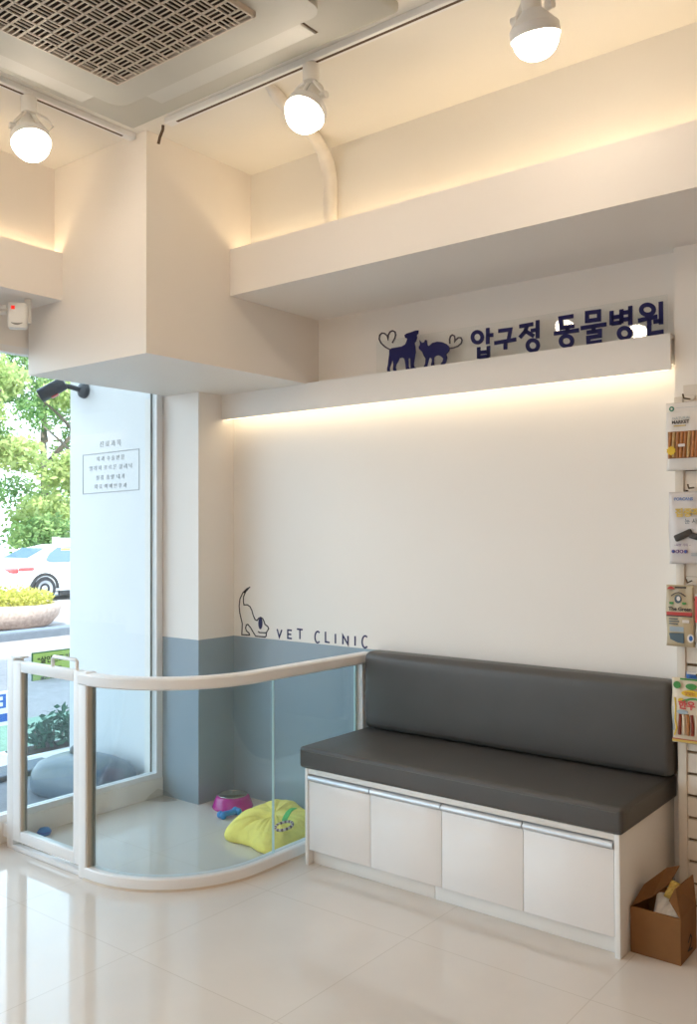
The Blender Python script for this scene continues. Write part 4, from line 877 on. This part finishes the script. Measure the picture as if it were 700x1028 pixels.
def leaf_cloud(mb, n, c, r, size, shell=.55, flat=1.0, seed=0, lo=-9):
    rg = random.Random(seed)
    for _ in range(n):
        while True:
            d = Vector((rg.uniform(-1, 1), rg.uniform(-1, 1), rg.uniform(-1, 1)))
            if .05 < d.length <= 1: break
        k = shell + (1 - shell) * rg.random(); d = d.normalized() * (k if rg.random() < .8 else rg.random())
        p = Vector((c[0] + d.x * r[0], c[1] + d.y * r[1], c[2] + d.z * r[2]))
        if p.z < lo: continue
        nrm = Vector((rg.gauss(0, 1), rg.gauss(0, 1), rg.gauss(0, 1) + .6)).normalized()
        a = nrm.orthogonal().normalized(); a.rotate(Matrix.Rotation(rg.uniform(0, 6.28), 3, nrm)); b_ = nrm.cross(a)
        s_ = size * rg.uniform(.6, 1.35)
        v = [mb.bm.verts.new(q) for q in (p - a * s_, p - b_ * s_ * .45, p + a * s_, p + b_ * s_ * .45)]
        mb.bm.faces.new(v)
def build_raw(mb, name, m_, par):
    me = bpy.data.meshes.new(name); mb.bm.to_mesh(me); mb.bm.free(); me.materials.append(m_)
    o = bpy.data.objects.new(name, me); COL.objects.link(o); o.parent = par; return o

pp_ = empty('potted_plant', (-5.30, 3.55, GZ)); tag(pp_, 'dark leafy plant in a white planter box outside behind the gate', 'plant')
MB().box(-.14, .14, -.36, .30, 0, .235, bev=.008).build('planter_box', M['ext_white'], pp_, True)
MB().box(-.10, .10, -.33, .28, .2345, .242).build('soil', M['dark'], pp_)
lf = MB()
for k_, (x, y, z, r) in enumerate(((0, -.14, .33, .12), (0, .0, .38, .14), (.0, .14, .34, .12), (.02, .06, .29, .14), (0, -.1, .26, .12), (0, .22, .30, .09))): leaf_cloud(lf, 95, (x, y, z), (r, r, r * .9), .032, .3, seed=50 + k_, lo=.25)
build_raw(lf, 'foliage', M['leaf_pot'], pp_)
sm = MB()
for k_ in range(6): sm.tube([(0, -.15 + .06 * k_, .17), (random.uniform(-.03, .03), -.17 + .075 * k_, .36)], .005, 6)
sm.build('stems', M['bark'], pp_)

bs = empty('banner_sign', (-9.0, 6.35, GZ)); tag(bs, 'lime green notice board with black Korean lettering outside beyond the gate', 'sign board')
MB().box(-.008, .008, -.665, .60, -.065, .315, bev=.004).build('board_border', M['banner_rim'], bs)
MB().box(.008, .0095, -.650, .585, -.050, .300).build('board_face', M['banner'], bs)
for body, y, z, s_ in (('\u201c\uc0b4\uc778\uc9c4\ub4dc\uae30\u201d \uc870\uc2ec', -.60, .19, .085), ('\uc608\ubc29\ud569\uc2dc\ub2e4', -.56, .085, .06), ('\uc560\uacac \ubcf4\ud638', -.56, -.01, .055)):
    t = text_mesh('board_text', body, M['ink'], s_, bs, .001, .002); t.location = (.0105, y, z); t.rotation_euler = (0, 0, PI / 2)
for y in (-.58, .52): MB().box(-.035, -.0085, y - .015, y + .015, -.0, .30).build('support_post', M['kerb'], bs)

ns = empty('road_sign', (-6.3, 3.05, GZ)); tag(ns, 'low white board with a blue stripe outside left of the gate', 'sign board')
MB().box(-.012, .012, -.45, .745, .20, .46, bev=.004).build('board', M['white_sign'], ns)
MB().box(.0121, .014, -.45, .740, .232, .292).build('blue_stripe', M['blue_sign'], ns)
m = MB()
for r_ in ((.55, .575, .335, .44), (.68, .705, .335, .44), (.575, .68, .424, .44), (.575, .68, .380, .396), (.575, .68, .335, .35)): m.box(.0121, .014, *r_)
m.build('blue_symbol', M['blue_sign'], ns)
for y_ in (-.35, .66): MB().box(-.03, -.0125, y_ - .012, y_ + .012, 0, .44).build('support_post', M['kerb'], ns)

pt = empty('stone_planter', (-15.0, 9.1, RZ + .03)); tag(pt, 'large rough stone planter of yellow green shrubs on the far pavement', 'planter')
MB().lathe([(.0, 0), (.52, 0), (.66, .06), (.80, .22), (.84, .38), (.80, .44), (.72, .44), (.70, .38), (0, .36)], n=40).build('stone_bowl', M['stone'], pt, 'all')
lf = MB()
for k_ in range(9):
    a = 2 * PI * k_ / 9; leaf_cloud(lf, 260, (.48 * math.cos(a), .48 * math.sin(a), .52), (.28, .28, .20), .04, .5, seed=80 + k_)
leaf_cloud(lf, 260, (0, 0, .60), (.45, .45, .20), .04, .5, seed=99)
build_raw(lf, 'shrub', M['shrub'], pt)

# car
car = empty('car', (-21.1, 14.55, RZ)); tag(car, 'white sedan taxi parked on the street behind the stone planter', 'car')
def loft(mb, secs):
    rings = [[mb.bm.verts.new(p) for p in s_] for s_ in secs]; k_ = len(rings[0])
    for a, b_ in zip(rings, rings[1:]):
        for i in range(k_): mb.bm.faces.new((a[i], a[(i + 1) % k_], b_[(i + 1) % k_], b_[i]))
    mb.bm.faces.new(list(reversed(rings[0]))); mb.bm.faces.new(rings[-1])
def sec(y, w, z0, zs, zt):      # lower body section: sill, waist, deck
    r = [(w * .86, z0), (w * .96, z0 + .06), (w, (z0 + zs) / 2), (w * .985, zs), (w * .90, zt - .02), (w * .75, zt)]
    return [(x, y, z) for x, z in r] + [(-x, y, z) for x, z in reversed(r)]
m = MB()
loft(m, [sec(-2.28, .62, .42, .66, .78), sec(-2.22, .76, .30, .74, .93), sec(-2.0, .86, .25, .80, 1.0), sec(-1.6, .90, .22, .84, 1.02), sec(-.9, .91, .20, .86, .98), sec(.0, .91, .20, .85, .95), sec(.9, .91, .20, .84, .95), sec(1.5, .89, .22, .80, .92), sec(2.0, .84, .25, .70, .82), sec(2.28, .68, .34, .60, .68)])
bd = m.build('car_body', M['car'], car, True)
def top(y, w, zb, zt, wt):
    r = [(w, zb), (w * .99, zb + .02), (wt * 1.03, zt - .06), (wt, zt - .02), (wt * .8, zt)]
    return [(x, y, z) for x, z in r] + [(-x, y, z) for x, z in reversed(r)]
m = MB(); loft(m, [top(-1.95, .72, .93, .985, .68), top(-1.2, .80, .93, 1.33, .60), top(-.6, .82, .93, 1.44, .60), top(.1, .82, .93, 1.45, .60), top(.6, .82, .93, 1.36, .60), top(1.3, .76, .90, .96, .70)])
m.build('car_roof', M['car'], car, True)
def lerp(a, b_, t): return a + (b_ - a) * t
for sd in (1, -1):
    for y0, y1, y2, y3, nm in ((-1.18, -.30, -.22, -.82, 'rear_window'), (-.17, .92, .42, -.13, 'front_window')):
        m = MB(); zb, zt = .985, 1.37
        def xs(z): return sd * (lerp(.82, .615, (z - .93) / .46) + .012)
        P = [(y0, zb), (y1, zb), (y2, zt), (y3, zt)]
        if nm == 'rear_window': P = [(-1.30, 1.06), (-1.20, zb), (y1, zb), (y2 - .05, zt), (y3 - .05, zt), (-1.15, 1.22)]
        vs = [m.bm.verts.new((xs(z), y, z)) for y, z in P]; ws = [m.bm.verts.new((xs(z) - sd * .03, y, z)) for y, z in P]
        m.bm.faces.new(vs); m.bm.faces.new(list(reversed(ws)))
        for i in range(len(P)): m.bm.faces.new((vs[i], ws[i], ws[(i + 1) % len(P)], vs[(i + 1) % len(P)]))
        wn = m.build('side_window', M['car_glass'], car)
        if sd == 1 and nm == 'rear_window':
            MB().box(xs(1.30) + .006, xs(1.33) + .020, -.80, -.42, 1.265, 1.335).build('yellow_sticker', M['sticker'], wn)
m = MB(); P = [(-.56, -1.80, 1.02), (.56, -1.80, 1.02), (.50, -1.18, 1.33), (-.50, -1.18, 1.33)]
m.bm.faces.new([m.bm.verts.new((x, y - .02, z + .02)) for x, y, z in P]); m.bm.faces.new([m.bm.verts.new((x, y, z - .02)) for x, y, z in reversed(P)])
m.build('rear_windscreen', M['car_glass'], car)
for sd in (1, -1):
    m = MB(); m.box(sd * .62 - .20, sd * .62 + .20, -2.27, -2.10, .74, .86, bev=.03); m.box(sd * .87 - .045, sd * .87 + .030, -2.12, -1.72, .80, .88, bev=.02); m.build('tail_light', M['tail'], car, True)
    for y in (-1.42, 1.38):
        wh = empty('wheel', (sd * .80, y, .32)); wh.parent = car
        rot = Matrix.Rotation(PI / 2 * sd, 4, 'Y')
        MB().lathe([(.20, -.10), (.30, -.10), (.32, -.07), (.32, .07), (.30, .125), (.22, .13), (.20, .10)], (0, 0, 0), 32, rot).build('tyre', M['tyre'], wh, True)
        MB().lathe([(0, .10), (.06, .12), (.10, .09), (.19, .11), (.215, .125), (.22, .08), (0, .06)], (0, 0, 0), 32, rot).build('rim', M['rim'], wh, True)
        m = MB(); m.prism([(y + .41 * math.cos(math.radians(q * 10)), .32 + .41 * math.sin(math.radians(q * 10))) for q in range(0, 19)] + [(y + .335 * math.cos(math.radians(q * 10)), .32 + .335 * math.sin(math.radians(q * 10))) for q in range(18, -1, -1)], 'x', sd * .80, sd * .922); m.build('wheel_arch', M['black'], car)
    m = MB(); m.box(sd * .87 - .03, sd * .87 + .03, -1.0, 1.0, .13, .235, bev=.01); m.build('sill_trim', M['black'], car)
MB().box(-.30, .30, -.38, -.14, 1.45, 1.60, bev=.05, seg=3).build('roof_light', M['white_sign'], car, True)
MB().box(-.95, -.93, .70, .88, .98, 1.08, bev=.008).box(.90, 1.02, .72, .90, .98, 1.08, bev=.03).build('wing_mirror', M['car'], car)

# fence and trees across the street
fc = empty('fence', (-26.9, 14, RZ + .08)); tag(fc, 'white railing fence under the trees across the street', 'fence')
m = MB()
for i in range(140): m.box(-.02, .02, -14 + i * .22, -14 + i * .22 + .05, .1, 1.15)
m.build('pickets', M['fence'], fc)
for z in (.2, 1.05): MB().box(-.03, .03, -14, 17, z, z + .06).build('fence_rail', M['fence'], fc)
for i in range(11):
    MB().box(-.09, .09, -13.6 + i * 2.9, -13.4 + i * 2.9, 0, 1.5, bev=.02).build('fence_post', M['fence'], fc)
def tree(x, y, h, r, label, seed, lm, n=2600, low=.35):
    t = empty('tree', (x, y, RZ + .08)); tag(t, label, 'tree', 'park trees across the street')
    rg = random.Random(seed); tr = MB()
    tr.tube([(0, 0, 0), (rg.uniform(-.1, .1), rg.uniform(-.1, .1), h * .25), (rg.uniform(-.3, .3), rg.uniform(-.3, .3), h * .55), (0, 0, h * .85)], [.26, .22, .16, .05], 10)
    for k_ in range(6):
        a = rg.uniform(0, 6.28); z = h * rg.uniform(.3, .6); tr.tube([(0, 0, z), (math.cos(a) * r * .35, math.sin(a) * r * .35, z + h * .1), (math.cos(a) * r * .7, math.sin(a) * r * .7, z + h * .18)], [.09, .06, .03], 6)
    tr.build('trunk', M['bark'], t, True)
    lf = MB(); K = 17
    for k_ in range(K):
        a = rg.uniform(0, 6.28); q = r * rg.uniform(.2, .8); z = h * rg.uniform(low, .92)
        rr = r * rg.uniform(.32, .5)
        leaf_cloud(lf, n // K, (q * math.cos(a), q * math.sin(a), z), (rr, rr, rr * .7), .135, .5, seed=seed * 31 + k_)
    build_raw(lf, 'crown', lm, t)
    return t
tree(-30.5, 16.6, 9.0, 2.9, 'bright green park tree behind the left end of the car', 3, M['leaf_a'], 17000, .2)
tree(-31.5, 22.2, 9.4, 2.9, 'bright park tree standing beside the white wall edge', 5, M['leaf_a'], 15000, .2)
tree(-39.0, 19.6, 11.5, 3.4, 'deep green park tree filling the gap in the second row', 6, M['leaf_b'], 14000, .05)
tree(-40.5, 26.4, 11.5, 3.4, 'deep green park tree in the second row beside the wall edge', 7, M['leaf_b'], 12000, .05)
for k_, (x, y, lb_) in enumerate(((-28.6, 15.2, 'round bush under the trees behind the car boot'), (-28.6, 18.6, 'round bush under the trees behind the car roof'), (-28.6, 11.8, 'round bush under the trees at the left picture edge'), (-28.6, 22.0, 'round bush under the trees near the wall edge'))):
    t = empty('bush', (x, y, RZ + .08)); tag(t, lb_, 'bush', 'bushes along the park fence')
    lf = MB()
    for q in range(6): leaf_cloud(lf, 420, (random.uniform(-.3, .3), random.uniform(-.8, .8), random.uniform(.5, 1.9)), (.55, .9, .7), .10, .5, seed=200 + 10 * k_ + q)
    build_raw(lf, 'foliage', M['leaf_a'] if k_ != 1 else M['leaf_b'], t)
    MB().tube([(0, 0, 0), (0, 0, .9)], .05, 8).build('stem', M['bark'], t)
# ------------------------------------------------------------------ LIGHT
w = bpy.data.worlds.new('World'); SC.world = w; w.use_nodes = True
nt = w.node_tree; nt.nodes.clear()
o = nt.nodes.new('ShaderNodeOutputWorld'); bg = nt.nodes.new('ShaderNodeBackground')
tc = nt.nodes.new('ShaderNodeTexCoord'); sx = nt.nodes.new('ShaderNodeSeparateXYZ'); rp_ = nt.nodes.new('ShaderNodeValToRGB')
rp_.color_ramp.elements[0].position = 0.0; rp_.color_ramp.elements[0].color = (.82, .925, 1.0, 1)
rp_.color_ramp.elements[1].position = 0.8; rp_.color_ramp.elements[1].color = (.58, .79, 1.0, 1)
nt.links.new(tc.outputs['Generated'], sx.inputs['Vector']); nt.links.new(sx.outputs['Z'], rp_.inputs['Fac']); nt.links.new(rp_.outputs['Color'], bg.inputs['Color'])
bg.inputs['Strength'].default_value = SKY
nt.links.new(bg.outputs['Background'], o.inputs['Surface'])
L = bpy.data.lights.new('sun', 'SUN'); L.energy = SUN; L.color = (1, .95, .86); L.angle = math.radians(1.0)
lo = bpy.data.objects.new('sun', L); COL.objects.link(lo)
lo.rotation_euler = Vector((.45, -.50, .74)).normalized().to_track_quat('Z', 'Y').to_euler(); lo.location = (-10, 0, 12)

# ------------------------------------------------------------------ CAMERA
cam = bpy.data.cameras.new('camera'); co = bpy.data.objects.new('camera', cam); COL.objects.link(co); SC.camera = co
cam.sensor_fit = 'HORIZONTAL'; cam.sensor_width = 36.0; cam.lens = 898.73 / 700 * 36.0; cam.clip_start = .02; cam.clip_end = 300
ya, pi_, ro = math.radians(38.2457), math.radians(-1.13253), math.radians(-.193527)
cy, sy, cp, sp, cr, sr = math.cos(ya), math.sin(ya), math.cos(pi_), math.sin(pi_), math.cos(ro), math.sin(ro)
A = Matrix(((cr, -sr, 0), (sr, cr, 0), (0, 0, 1))) @ Matrix(((1, 0, 0), (0, cp, -sp), (0, sp, cp))) @ Matrix(((cy, 0, sy), (0, 1, 0), (-sy, 0, cy)))
world = lambda r: Vector((r[0], r[2], -r[1]))
right, down, fwd = world(A[0]), world(A[1]), world(A[2])
R = Matrix((right, -down, -fwd)).transposed()
co.matrix_world = Matrix.Translation((0, 0, 1.30)) @ R.to_4x4()

# ------------------------------------------------------------------ RENDER LOOK
SC.view_settings.view_transform = 'Standard'; SC.view_settings.look = 'None'; SC.view_settings.gamma = 1.0; SC.view_settings.exposure = EXPO
SC.view_settings.use_curve_mapping = False
cyc = SC.cycles
cyc.use_denoising = True
try: cyc.denoiser = 'OPENIMAGEDENOISE'
except Exception: pass
cyc.max_bounces = 12; cyc.diffuse_bounces = 9; cyc.glossy_bounces = 5; cyc.transmission_bounces = 6; cyc.transparent_max_bounces = 16
cyc.sample_clamp_indirect = 8.0; cyc.sample_clamp_direct = 0.0; cyc.caustics_reflective = False; cyc.caustics_refractive = False; cyc.blur_glossy = 0.5
